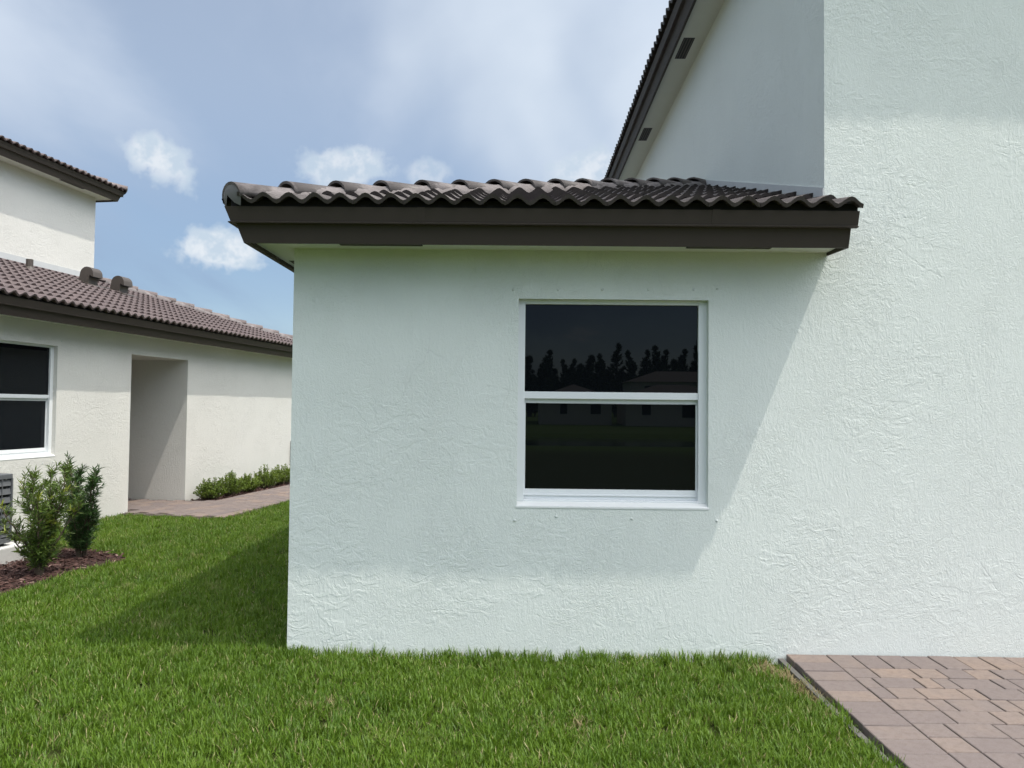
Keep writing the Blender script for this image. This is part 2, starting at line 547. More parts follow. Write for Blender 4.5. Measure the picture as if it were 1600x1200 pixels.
set_pitch(0.311)
TW, TE, TL = 0.300, 0.325, 0.395         # tile width, exposure, length


def tile_mesh(name, mat, seg, amp=0.043, head=0.024, lip=0.024):
    mb = MB()
    n = seg*2
    xs = [TW*i/n for i in range(n+1)]
    def s(x):
        return (0.5-0.5*math.cos(2*math.pi*x/(TW/2)))**0.92
    top0 = [0.012+amp*s(x) for x in xs]
    topE = [head*s(x) for x in xs]
    topL = [a+(e-a)*TL/TE for a, e in zip(top0, topE)]
    v = [(x, 0, z) for x, z in zip(xs, top0)]+[(x, TL, z) for x, z in zip(xs, topL)]
    v += [(x, 0.003, z-lip) for x, z in zip(xs, top0)]+[(x, TL, z-lip) for x, z in zip(xs, topL)]
    k = n+1
    f = []
    for i in range(n):
        f.append((i, i+1, k+i+1, k+i))
        f.append((2*k+i, 2*k+i+1, i+1, i))
        f.append((2*k+i+1, 2*k+i, 3*k+i, 3*k+i+1))
    f += [(0, k, 3*k, 2*k), (n, 2*k+n, 3*k+n, k+n)]
    mb.add(v, f)
    me = mb.mesh(name, mat)
    sm = [False]*len(f)
    for i in range(n):
        sm[3*i] = True
    me.polygons.foreach_set('use_smooth', sm)
    return me


def slope(parent, eave, a, b, z_e, cols, rows, clips, me, single, stuff_mat):
    """lay tiles on one roof plane. eave = plan point of the nose line, a along, b inward, single(i,k) -> own object"""
    a3 = Vector((a[0], a[1], 0))
    y3 = Vector((b[0]*math.cos(PHI), b[1]*math.cos(PHI), math.sin(PHI)))
    n3 = a3.cross(y3)
    rest = MB()
    for k in range(rows):
        for i in range(cols[0], cols[1]):
            s_ = k*TE
            jig = rng.uniform(-0.003, 0.003)
            org = Vector((eave[0], eave[1], z_e))+a3*(i*TW+jig)+y3*(s_+rng.uniform(-0.004, 0.004))
            tw = rng.uniform(-0.006, 0.006)
            ya = (y3+a3*tw).normalized()
            xa = (a3-y3*tw).normalized()
            M = Matrix(((xa.x, ya.x, n3.x, org.x), (xa.y, ya.y, n3.y, org.y), (xa.z, ya.z, n3.z, org.z), (0, 0, 0, 1)))
            cor = [M @ Vector(p) for p in ((0, 0, 0), (TW, 0, 0), (0, TL, 0), (TW, TL, 0))]
            cut = []
            skip = False
            for c in clips:
                ds = [(p.x-c[0])*c[2]+(p.y-c[1])*c[3] for p in cor]
                if max(ds) <= 0.01:
                    skip = True
                    break
                if min(ds) < 0:
                    cut.append(c)
            if skip:
                continue
            if cut:
                bm = bmesh.new()
                bm.from_mesh(me)
                bm.transform(M)
                for c in cut:
                    bmesh.ops.bisect_plane(bm, geom=bm.verts[:]+bm.edges[:]+bm.faces[:], plane_co=(c[0], c[1], 0),
                                           plane_no=(c[2], c[3], 0), clear_inner=True)
                if not bm.faces:
                    bm.free()
                    continue
                bm.transform(M.inverted())
                mm = bpy.data.meshes.new('cut_tile')
                bm.to_mesh(mm)
                bm.free()
                mm.materials.append(me.materials[0])
            else:
                mm = me
            if single(i, k):
                link('roof_tile', mm, parent, M)
            else:
                rest.add([M @ v.co for v in mm.vertices], [tuple(p.vertices) for p in mm.polygons])
                if cut:
                    bpy.data.meshes.remove(mm)
    if rest.f:
        o = rest.build('roof_tile_field', stuff_mat, parent, recalc=False)
        tag(o, kind='stuff')


def cap_mesh(name, mat, L=0.43, w0=0.124, h0=0.092, w1=0.092, h1=0.060, seg=12, th=0.016):
    mb = MB()
    v, f = [], []
    for (y, w, h, z) in ((0, w0, h0, 0.016), (L, w1, h1, -0.004)):
        for q in (0, th):
            for j in range(seg+1):
                an = R(-100)+R(200)*j/seg
                v.append((math.sin(an)*(w-q), y, math.cos(an)*(h-q)+z))
    k = seg+1
    for j in range(seg):
        f.append((j, j+1, 2*k+j+1, 2*k+j))
        f.append((k+j+1, k+j, 3*k+j, 3*k+j+1))
        f.append((j+1, j, k+j, k+j+1))
    f += [(0, 2*k, 3*k, k), (seg, k+seg, 3*k+seg, 2*k+seg)]
    mb.add(v, f)
    me = mb.mesh(name, mat)
    sm = [False]*len(f)
    for j in range(seg):
        sm[3*j] = True
    me.polygons.foreach_set('use_smooth', sm)
    return me


def hip_line(parent, p0, p1, me, spacing=0.36, mortar=True, plate=True, seed=1):
    p0, p1 = Vector(p0), Vector(p1)
    y = (p1-p0).normalized()
    x = Vector((y.y, -y.x, 0)).normalized()
    z = x.cross(y)
    n = int((p1-p0).length/spacing)
    base = Matrix(((x.x, y.x, z.x, 0), (x.y, y.y, z.y, 0), (x.z, y.z, z.z, 0), (0, 0, 0, 1)))
    rr = random.Random(seed)
    for i in range(n+1):
        o = p0+y*(i*spacing)
        M = Matrix.Translation(o) @ base @ Matrix.Rotation(rr.uniform(-0.02, 0.02), 4, 'Z') @ Matrix.Rotation(rr.uniform(-0.03, 0.03), 4, 'Y')
        link('ridge_tile', me, parent, M)
    M0 = Matrix.Translation(p0) @ base
    if mortar:
        for sd in (-1, 1):
            mb = MB()
            L = (p1-p0).length
            N = int(L/0.025)
            i0 = 6
            rows = 5
            v, f = [], []
            ph = [rr.uniform(0, 6) for _ in range(4)]
            for i in range(N+1):
                yy = L*i/N
                wob = 0.010*math.sin(yy*21+ph[0])+0.008*math.sin(yy*47+ph[1])+rr.uniform(-0.004, 0.004)
                pro = [(0.080, 0.050), (0.110, 0.028+wob*0.4), (0.124+wob*0.5, 0.008), (0.136+wob, -0.016+wob*0.3), (0.142+wob*1.3, -0.065)]
                for (xx, zz) in pro:
                    v.append((sd*(xx+rr.uniform(-0.003, 0.003)), yy+0.02, zz+rr.uniform(-0.003, 0.003)))
            for i in range(i0, N):
                for j in range(rows-1):
                    f.append((i*rows+j, i*rows+j+1, (i+1)*rows+j+1, (i+1)*rows+j))
            mb.add(v, f)
            mb.build('ridge_mortar', 'mortar', parent, True, M0)
    if plate:
        mb = MB()
        v = [(0, -0.022, 0.03)]
        for rad, yy in ((0.6, -0.014), (1.0, 0.004)):
            for j in range(15):
                an = R(-128)+R(256)*j/14
                v.append((math.sin(an)*0.114*rad, yy, (math.cos(an)*(0.082 if math.cos(an) > 0 else 0.10))*rad+0.014))
        f = [(0, 1+j, 2+j) for j in range(14)]+[(1+j, 16+j, 17+j, 2+j) for j in range(14)]
        mb.add(v, f)
        mb.build('ridge_end_plate', 'end_plate', parent, True, M0)


def eave_trim(parent, path, zb, drip_path=None):
    """drip edge, fascia, soffit and dark closure round an eave; zb = fascia bottom height"""
    d = zb-2.603
    f = lambda l: [(o, z+d) for o, z in l]
    sweep(drip_path or path, f([(0.402, 2.786), (0.374, 2.704), (0.386, 2.699), (0.384, 2.693), (0.352, 2.693), (0.380, 2.786)]), 'drip_edge', 'brown_metal', parent)
    sweep(path, f([(0.350, 2.700), (0.312, 2.585), (0.284, 2.588), (0.318, 2.700)]), 'fascia', 'brown_metal', parent)
    sweep(path, f([(0.310, 2.616), (-0.02, 2.616), (-0.02, 2.632), (0.310, 2.632)]), 'soffit', 'soffit_paint', parent)
    sweep(drip_path or path, f([(0.372, 2.780), (0.345, 2.780), (0.345, 2.835), (0.372, 2.835)]), 'eave_closure', 'dark_closure', parent)


def soffit_vent(parent, x0, x1, y0, y1, z, slats=4):
    mb = MB()
    mb.box(x0, x1, y0, y1, z-0.0015, z+0.004)
    o = mb.build('soffit_vent', 'vent_dark', parent)
    long_x = (x1-x0) > (y1-y0)
    for k in range(slats):
        q = MB()
        tt = (k+0.5)/slats
        if long_x:
            yy = y0+(y1-y0)*tt
            q.box(x0+0.008, x1-0.008, yy-0.006, yy+0.006, z-0.004, z-0.001)
        else:
            xx = x0+(x1-x0)*tt
            q.box(xx-0.006, xx+0.006, y0+0.008, y1-0.008, z-0.004, z-0.001)
        q.build('vent_slat', 'vent_metal', o)
    return o


def make_window(parent, x0, x1, z0, z1, y, glass):
    """single-hung window set in an opening; y = wall face"""
    fr = MB()
    d0, d1 = y+0.052, y+0.14
    zs = z0+0.034
    fw = 0.044
    fr.box(x0-0.004, x0+fw, d0, d1, zs, z1+0.004)
    fr.box(x1-fw-0.008, x1+0.004, d0, d1, zs, z1+0.004)
    fr.box(x0+fw, x1-fw-0.008, d0, d1, z1-0.027, z1+0.004)
    fr.box(x0+fw, x1-fw-0.008, d0+0.004, d1, zs, zs+0.012)
    w = fr.build('window', 'white_frame', parent, bevel=0.003)
    a, b_ = x0+fw-0.002, x1-fw-0.006
    zm = z0+(z1-z0)*0.539
    r = MB()
    r.box(a, b_, d0+0.010, d0+0.036, zm-0.024, zm+0.022)
    r.build('meeting_rail', 'white_frame', w, bevel=0.003)
    g = MB()
    g.box(a-0.002, b_+0.002, d0+0.024, d0+0.030, zm+0.020, z1-0.024)
    g.build('pane', glass, w)
    s = MB()
    s.box(a, b_, d0+0.040, d0+0.066, zm-0.052, zm-0.020)
    s.box(a, b_, d0+0.040, d0+0.066, zs+0.012, zs+0.078)
    s.box(a, a+0.010, d0+0.040, d0+0.066, zs+0.078, zm-0.052)
    s.box(b_-0.010, b_, d0+0.040, d0+0.066, zs+0.078, zm-0.052)
    s.build('sash', 'white_frame', w, bevel=0.003)
    g = MB()
    g.box(a+0.006, b_-0.006, d0+0.050, d0+0.056, zs+0.070, zm-0.045)
    g.build('pane', glass, w)
    lip = MB()
    lip.box(a+0.001, b_-0.001, d0+0.032, d0+0.041, zs+0.036, zs+0.043)
    lip.build('sash_lift', 'white_frame', w)
    sl_ = MB()
    sl_.prism([(y-0.004, z0-0.001), (y-0.004, z0+0.012), (d0+0.012, zs+0.004), (d0+0.012, z0-0.001)], x0-0.006, x1+0.006, 0)
    sl_.build('window_sill', 'sill_paint', w, bevel=0.002)
    bk = MB()
    bk.box(x0-0.003, x1+0.003, d1, d1+0.01, z0, z1+0.003)
    bk.build('backing', 'seal', w)
    return w


def anchors(parent, spots, y):
    for (x, z) in spots:
        mb = MB()
        rings = [(0.009, 0.0), (0.0085, -0.003), (0.005, -0.005)]
        v = [(x+math.cos(2*math.pi*j/8)*r0, y+dy, z+math.sin(2*math.pi*j/8)*r0) for r0, dy in rings for j in range(8)]
        f = [(i*8+j, i*8+(j+1) % 8, (i+1)*8+(j+1) % 8, (i+1)*8+j) for i in range(2) for j in range(8)]+[tuple(16+j for j in range(8))]
        mb.add(v, f)
        mb.build('shutter_anchor', 'anchor_paint', parent, True)


def deck(parent, name, pts, drop=0.034):
    """roof boards under the tiles: polygon in the roof plane, with thickness"""
    mb = MB()
    n = len(pts)
    v = [(p[0], p[1], p[2]-drop) for p in pts]+[(p[0], p[1], p[2]-drop-0.03) for p in pts]
    mb.add(v, [tuple(range(n)), tuple(range(n, 2*n))[::-1]]+[(i, n+i, n+(i+1) % n, (i+1) % n) for i in range(n)])
    return mb.build(name, 'dark_closure', parent)


NOSE = 0.44
EZ = 2.806       # tile plane height at the nose line of a low eave
UZ = EZ+2.95     # and of an upper eave
def plane_z(run, e=EZ):
    return e+run*PITCH


# ================================================================== SETTING
# ground: one sheet out to the horizon, with a hollow for the lake behind the camera
def build_ground():
    xs = [-1500, -400, -150, -60, -30, -12, 0, 12, 30, 60, 150, 400, 1500]
    ys = [-1500, -400, -170, -130, -100, -80, -66, -60, -57, -54, -48, -42, -37, -34, -31, -27, -20, -10, 0, 5, 10, 20, 60, 200, 600, 1500]
    def h(x, y):
        if -60 < y < -31:
            return -1.6
        if -80 <= y <= -60:
            return -0.6
        if -31 <= y < -20:
            return -0.35
        return 0.0
    v = [(x, y, h(x, y)) for y in ys for x in xs]
    n = len(xs)
    f = [(j*n+i, j*n+i+1, (j+1)*n+i+1, (j+1)*n+i) for j in range(len(ys)-1) for i in range(n-1)]
    mb = MB()
    mb.add(v, f)
    tag(mb.build('ground', 'lawn_ground'), kind='structure')
    mb = MB()
    mb.quad((-300, -64, -0.95), (300, -64, -0.95), (300, -28, -0.95), (-300, -28, -0.95))
    tag(mb.build('lake', 'lake_water'), kind='structure')


build_ground()

# ================================================================== MY HOUSE (near)
HX = 1.945      # corner of the two-storey block
XL = -1.465     # left corner of the single-storey wing
near = empty('mint_house', (0, 5.0, 0))
tag(near, 'pale mint stucco house with brown tiled roof and one dark window, in front', 'house')
WIN = (-0.013, 1.205, 0.967, 2.305)
mb = MB()
panel(mb, XL, HX, -0.2, 2.64, 0.0, [WIN], 0.06)
panel(mb, HX, 7.5, -0.2, 5.60, 0.0)
mb.build('front_wall', 'mint_stucco', near)
mb = MB()
panel(mb, 0, 9.5, -0.2, 2.64, 0.0, T=lambda x, y, z: (XL+y, 9.5-x, z))
mb.build('side_wall', 'mint_stucco', near)
mb = MB()
panel(mb, 0, 9.5, 2.3, 5.60, 0.0, T=lambda x, y, z: (HX+y, 9.5-x, z))
mb.build('upper_side_wall', 'mint_stucco', near)
mb = MB()
mb.quad((XL, 9.5, -0.2), (7.5, 9.5, -0.2), (7.5, 9.5, 5.6), (XL, 9.5, 5.6))
mb.quad((7.5, 0, -0.2), (7.5, 9.5, -0.2), (7.5, 9.5, 5.6), (7.5, 0, 5.6))
mb.build('rear_wall', 'mint_stucco', near)
make_window(near, *WIN, 0.0, 'dark_glass')
anchors(near, [(-0.051, 2.365), (0.239, 2.366), (0.523, 2.368), (0.818, 2.371), (1.109, 2.374), (1.261, 2.38),
               (0.239, 0.914), (-0.025, 0.886), (1.26, 0.898), (0.72, 0.905)], 0.0)

TILE_B = tile_mesh('roof_tile', 'roof_tile_brown', 8)
TILE_M = tile_mesh('roof_tile', 'roof_tile_mauve', 5)
CAP_B = cap_mesh('ridge_tile', 'ridge_tile_brown')
CAP_M = cap_mesh('ridge_tile', 'ridge_tile_mauve', seg=8)

# low roof of the wing
XE = XL+0.095                              # the end overhang is shorter than the front one
ex, ey = XE-NOSE, -NOSE
run = HX-ex                                # 45 degree hip meets the block's side wall here
apex = (HX, ey+run, plane_z(run))
roof = deck(near, 'wing_roof', [(ex+0.05, ey+0.05, plane_z(0.05)), (1.97, ey+0.05, plane_z(0.05)), (1.97, 0, plane_z(NOSE)), (HX+0.05, 0, plane_z(NOSE)), (HX+0.05, ey+run, plane_z(run))])
hip = (ex, ey, 0.7071, -0.7071)            # keep the front side of the hip
slope(roof, (2.003-14*TW, ey), (1, 0), (0, 1), EZ, (0, 14), 13, [hip, (ex+0.13, 0, 1, 0)], TILE_B, lambda i, k: True, 'roof_tile_brown')
deck(near, 'wing_side_roof', [(ex+0.05, 9.5, plane_z(0.05)), (ex+0.05, ey+0.05, plane_z(0.05)), (HX, ey+run, plane_z(run)), (HX, 9.5, plane_z(run))])
slope(roof, (ex, 9.5), (0, -1), (1, 0), EZ, (0, 34), 13, [(ex, ey, -0.7071, 0.7071), (HX, 0, -1, 0), (0, ey+0.13, 0, 1)], TILE_B, lambda i, k: False, 'roof_tile_brown')
lift = 0.012
hip_line(roof, (ex+0.070, ey+0.070, EZ+lift+0.012), (HX-0.12, ey+run-0.12, plane_z(run-0.12)+lift), CAP_B, 0.365, seed=3)
eave_trim(near, [(1.955, 0), (XE, 0), (XE, 9.5)], 2.603, [(1.998, 0), (XE, 0), (XE, 9.5)])
# closing board of the eave end beside the tall wall
mb = MB()
mb.prism([(-0.350, 2.698), (-0.312, 2.584), (-0.004, 2.598), (-0.004, 2.698)], 1.956, 1.968, 0)
mb.build('eave_end_board', 'brown_metal', near)
# laps where two lengths of drip edge meet
for xx in (-0.62, 1.13):
    mb = MB()
    mb.prism([(-0.4045, 2.7875), (-0.3765, 2.7045), (-0.372, 2.7045), (-0.400, 2.7875)], xx, xx+0.045, 0)
    mb.build('drip_edge_lap', 'brown_metal', near)
# flashing up the block's side wall
mb = MB()
mb.prism([(0.0, plane_z(NOSE)-0.03), (run-NOSE, plane_z(run)-0.03), (run-NOSE, plane_z(run)+0.095), (0.0, plane_z(NOSE)+0.095)], HX-0.010, HX-0.001, 0)
mb.build('wall_flashing', 'flashing', near)
for x0, x1 in ((-1.14, -0.62), (1.03, 1.56)):
    soffit_vent(near, x0, x1, -0.200, -0.115, 2.616)
soffit_vent(near, XL-0.16, XL-0.02, 0.42, 0.95, 2.616)

# upper roof of the two-storey block
ux, uy = HX-NOSE, -NOSE
UB = 5.553
urun = 4.2
deck(near, 'upper_side_roof', [(ux+0.05, 9.9, plane_z(0.05, UZ)), (ux+0.05, uy+0.05, plane_z(0.05, UZ)), (ux+urun, uy+urun, plane_z(urun, UZ)), (ux+urun, 9.9, plane_z(urun, UZ))])
up = deck(near, 'upper_roof', [(ux+0.05, uy+0.05, plane_z(0.05, UZ)), (7.9, uy+0.05, plane_z(0.05, UZ)), (7.9, uy+urun, plane_z(urun, UZ)), (ux+urun, uy+urun, plane_z(urun, UZ))])
slope(up, (ux, 9.9), (0, -1), (1, 0), UZ, (0, 35), 4, [(ux, uy, -0.7071, 0.7071)], TILE_B, lambda i, k: k == 0 and i < 28, 'roof_tile_brown')
slope(up, (ux, uy), (1, 0), (0, 1), UZ, (0, 20), 3, [(ux, uy, 0.7071, -0.7071)], TILE_B, lambda i, k: False, 'roof_tile_brown')
hip_line(up, (ux+0.03, uy+0.03, UZ+lift), (ux+urun, uy+urun, plane_z(urun, UZ)+lift), CAP_B, 0.365, seed=5)
eave_trim(near, [(7.9, 0), (HX, 0), (HX, 9.9)], UB)
for y0, y1 in ((3.22, 3.72), (5.90, 6.42), (8.6, 9.1), (0.7, 1.2)):
    soffit_vent(near, HX-0.235, HX-0.115, y0, y1, UB+0.013)

# ================================================================== NEIGHBOUR HOUSE
set_pitch(1/3.0)
NA = math.radians(8.5)
NEI = (-5.622, 11.225, 0.0)
nei = empty('cream_house', NEI, math.pi/2-NA)
tag(nei, 'cream stucco house with open entry recess behind the lawn at left', 'house')
nd = Vector((math.sin(NA), math.cos(NA), 0))
nv = Vector((-math.cos(NA), math.sin(NA), 0))
def NP(u, v, z=0.0):
    p = Vector((NEI[0], NEI[1], 0))+nd*u+nv*v
    return Vector((p.x, p.y, z))
NXR, NXL = 6.5, -7.0
BV, BX = 3.04, 3.13        # set-back and right corner of the upper storey
NWIN = (-2.69, -1.46, 0.935, 2.325)
ALC = (0.0, 1.44, -0.2, 2.325, 1.9)
mb = MB()
panel(mb, NXL, NXR, -0.2, 2.64, 0.0, [NWIN, ALC], 0.06)
mb.quad((ALC[0], 1.9, -0.2), (ALC[1], 1.9, -0.2), (ALC[1], 1.9, ALC[3]), (ALC[0], 1.9, ALC[3]))
mb.build('front_wall', 'cream_stucco', nei)
mb = MB()
panel(mb, 0, 8, -0.2, 2.64, 0.0, T=lambda x, y, z: (NXR-y, x, z))
mb.build('end_wall', 'cream_stucco', nei)
mb = MB()
panel(mb, NXL, BX, 2.4, 5.60, BV)
panel(mb, 0, 8, 2.4, 5.60, 0.0, T=lambda x, y, z: (BX-y, BV+x, z))
mb.build('upper_wall', 'cream_stucco', nei)
mb = MB()
mb.quad((NXL, 0, -0.2), (NXL, 11, -0.2), (NXL, 11, 5.6), (NXL, 0, 5.6))
mb.quad((NXL, 11, -0.2), (NXR, 11, -0.2), (NXR, 11, 5.6), (NXL, 11, 5.6))
mb.build('rear_wall', 'cream_stucco', nei)
make_window(nei, *NWIN, 0.0, 'neighbour_glass')
anchors(nei, [(-2.30, 0.86), (-1.66, 0.86), (-1.49, 0.87), (-1.40, 2.39), (-1.75, 2.39)], 0.0)
NEZ = EZ-0.012
nex, ney = NXR+NOSE-0.1, -NOSE
nrun = BV+NOSE
nroof = deck(nei, 'low_roof', [(NXL, ney+0.05, plane_z(0.05, NEZ)), (nex-0.05, ney+0.05, plane_z(0.05, NEZ)), (nex-nrun, BV, plane_z(nrun, NEZ)), (NXL, BV, plane_z(nrun, NEZ))])
NC = int((nex-NXL)/TW)
def n_single(i, k):
    u = nex-(NC-i)*TW
    return u > -2.2-0.36*k and k < 12 and u < 5.2-0.05*k
slope(nroof, (nex-NC*TW, ney), (1, 0), (0, 1), NEZ, (0, NC), 11, [(nex, ney, -0.7071, -0.7071), (0, BV+0.05, 0, -1), (nex-0.10, 0, -1, 0)], TILE_M, n_single, 'roof_tile_mauve')
deck(nei, 'low_end_roof', [(nex-0.05, ney+0.05, plane_z(0.05, NEZ)), (nex-0.05, 8, plane_z(0.05, NEZ)), (nex-nrun, 8, plane_z(nrun, NEZ)), (nex-nrun, BV, plane_z(nrun, NEZ))])
slope(nroof, (nex, ney), (0, 1), (-1, 0), NEZ, (0, 28), 11, [(nex, ney, 0.7071, 0.7071), (0, ney+0.10, 0, 1)], TILE_M, lambda i, k: False, 'roof_tile_mauve')
hip_line(nroof, (nex-0.03, ney+0.03, NEZ+lift), (nex-nrun+0.05, BV-0.05, plane_z(nrun, NEZ)+lift), CAP_M, 0.365, seed=9)
eave_trim(nei, [(NXR-0.1, 8), (NXR-0.1, 0), (NXL, 0)], 2.592)
mb = MB()
mb.box(NXL, BX, BV-0.010, BV-0.001, plane_z(nrun, NEZ)-0.03, plane_z(nrun, NEZ)+0.11)
mb.build('wall_flashing', 'flashing', nei)
for u0, u1 in ((-1.9, -1.4), (1.6, 2.1), (4.4, 4.9)):
    soffit_vent(nei, u0, u1, -0.285, -0.165, 2.605)
# upper storey roof
nux, nuy = BX+NOSE-0.1, BV-NOSE
NUZ = UZ-0.03
nup = deck(nei, 'upper_roof', [(NXL, nuy+0.05, plane_z(0.05, NUZ)), (nux-0.05, nuy+0.05, plane_z(0.05, NUZ)), (nux-4, nuy+4, plane_z(4, NUZ)), (NXL, nuy+4, plane_z(4, NUZ))])
NC2 = int((nux-NXL)/TW)
slope(nup, (nux-NC2*TW, nuy), (1, 0), (0, 1), NUZ, (0, NC2), 4, [(nux, nuy, -0.7071, -0.7071), (nux-0.10, 0, -1, 0)], TILE_M, lambda i, k: k == 0 and i > NC2-16, 'roof_tile_mauve')
deck(nei, 'upper_end_roof', [(nux-0.05, nuy+0.05, plane_z(0.05, NUZ)), (nux-0.05, 10, plane_z(0.05, NUZ)), (nux-4, 10, plane_z(4, NUZ)), (nux-4, nuy+4, plane_z(4, NUZ))])
slope(nup, (nux, nuy), (0, 1), (-1, 0), NUZ, (0, 26), 4, [(nux, nuy, 0.7071, 0.7071), (0, nuy+0.10, 0, 1)], TILE_M, lambda i, k: False, 'roof_tile_mauve')
hip_line(nup, (nux-0.03, nuy+0.03, NUZ+lift), (nux-4, nuy+4, plane_z(4, NUZ)+lift), CAP_M, 0.365, seed=11)
eave_trim(nei, [(BX-0.1, 10), (BX-0.1, BV), (NXL, BV)], 5.535)
for u0, u1 in ((1.95, 2.55), (-1.0, -0.4)):
    soffit_vent(nei, u0, u1, BV-0.285, BV-0.165, 5.548)


def gooseneck(u, v):
    """sheet-metal vent hood bowed over towards the eave; profile across the slope"""
    z0 = plane_z(v+NOSE, NEZ)+0.03
    outer, inner = [], []
    Rr = 0.125
    cz = 0.16
    prof = [(0.155, -0.03), (0.135, 0.06)]
    for j in range(11):
        an = math.pi-math.pi*1.02*j/10
        prof.append((0.0-math.cos(an)*-0.0+0.0+Rr*-math.cos(an)*-1*1.0, cz+Rr*math.sin(an)))
    # outward is -v: mirror so that the mouth looks down the slope
    pts = [(0.17, -0.04), (0.150, 0.05), (0.125, cz)]
    for j in range(1, 11):
        an = math.pi*j/10
        pts.append((Rr*math.cos(an), cz+Rr*math.sin(an)*1.02))
    pts += [(-Rr-0.004, cz-0.045), (-Rr+0.022, cz-0.045), (-0.055, cz-0.01), (-0.035, 0.05), (-0.035, -0.09)]
    mb_ = MB()
    mb_.prism([(v+p[0], z0+p[1]) for p in pts], u-0.12, u+0.12, 0)
    o = mb_.build('roof_vent', 'vent_metal', nei)
    s_ = MB()
    s_.box(u-0.10, u+0.10, v-0.118, v-0.050, z0+cz-0.052, z0+cz-0.043)
    s_.build('vent_mouth', 'vent_dark', o)
    fl = MB()
    fl.add([(u-0.2, v-0.2, z0-0.2*PITCH+0.012), (u+0.2, v-0.2, z0-0.2*PITCH+0.012), (u+0.2, v+0.24, z0+0.24*PITCH+0.012), (u-0.2, v+0.24, z0+0.24*PITCH+0.012)], [(0, 1, 2, 3)])
    fl.build('vent_flange', 'vent_metal', o)
    for s in (-1, 1):
        e_ = MB()
        e_.box(u+s*0.121-0.004, u+s*0.121+0.004, v-0.03, v+0.02, z0-0.02, z0+0.12)
        e_.build('side_strap', 'vent_metal', o)


gooseneck(1.74, 2.02)
gooseneck(2.24, 1.80)
mb = MB()
pz = plane_z(2.33+NOSE, NEZ)
mb.tube([(0.72, 2.33, pz-0.02), (0.72, 2.33, pz+0.17)], 0.052, 12, caps=False)
mb.tube([(0.72, 2.33, pz+0.17), (0.72, 2.33, pz+0.10)], 0.042, 12, caps=False)
pp = mb.build('vent_pipe', 'vent_metal', nei)
mb = MB()
mb.tube([(0.72, 2.33, pz), (0.72, 2.33, pz+0.05)], [0.09, 0.058], 12, caps=False)
mb.build('pipe_boot', 'vent_metal', pp)
mb = MB()
mb.box(5.30, 5.55, -0.10, -0.001, 0.42, 0.86)
bx_ = mb.build('meter_box', 'box_grey', nei, bevel=0.006)
mb = MB()
mb.tube([(5.42, -0.05, 0.86), (5.42, -0.05, 2.6)], 0.018, 8)
mb.build('conduit', 'box_grey', bx_)

# ================================================================== PATIO
PX, PZ = 1.692, 0.070
patio = MB()
patio.box(PX+0.012, 5.2, 2.2, 4.995, -0.05, PZ-0.008)
patio = tag(patio.build('patio', 'grout_sand'), kind='structure')
PAVER = {}


def paver(parent, cx, cy, lx, ly, z, th=0.05):
    lx, ly = round(lx, 3), round(ly, 3)
    if (lx, ly) not in PAVER:
        mb = MB()
        g = 0.0035
        mb.box(-lx/2+g, lx/2-g, -ly/2+g, ly/2-g, -th, 0)
        me = mb.mesh('paver', 'paver_stone')
        bm = bmesh.new()
        bm.from_mesh(me)
        bmesh.ops.recalc_face_normals(bm, faces=bm.faces)
        bmesh.ops.bevel(bm, geom=[e for e in bm.edges if all(v.co.z > -0.001 for v in e.verts)], offset=0.0035, segments=1, affect='EDGES')
        bm.to_mesh(me)
        bm.free()
        PAVER[(lx, ly)] = me
    M = Matrix.Translation((cx, cy, z+rng.uniform(-0.0022, 0.0022))) @ Matrix.Rotation(rng.uniform(-0.010, 0.010), 4, 'Z') @ Matrix.Rotation(rng.uniform(-0.006, 0.006), 4, 'X') @ Matrix.Rotation(rng.uniform(-0.006, 0.006), 4, 'Y')
    link('paver', PAVER[(lx, ly)], parent, M)


PW = 0.158
y = 4.99
k = 0
while y > 2.3:                                        # border course down the lawn edge
    paver(patio, PX+0.125, y-PW/2, 0.25, PW, PZ)
    y -= PW
x = PX+0.25
while x < 5.1:                                        # border course along the wall
    paver(patio, x+PW/2, 4.99-0.125, PW, 0.25, PZ)
    x += PW
y = 4.74
while y > 2.3:                                        # field of three sizes in courses
    x = PX+0.25
    first = True
    while x < 5.0:
        l = rng.choice([0.10, 0.158, 0.237, 0.237, 0.158])
        if first:
            l = rng.choice([0.10, 0.158, 0.237])
            first = False
        paver(patio, x+l/2, y-0.164/2, l, 0.164, PZ)
        x += l
    y -= 0.164
mb = MB()
mb.box(PX-0.048, PX-0.014, 2.2, 4.99, -0.05, 0.042)
tag(mb.build('edge_restraint', 'kerb_concrete', patio))

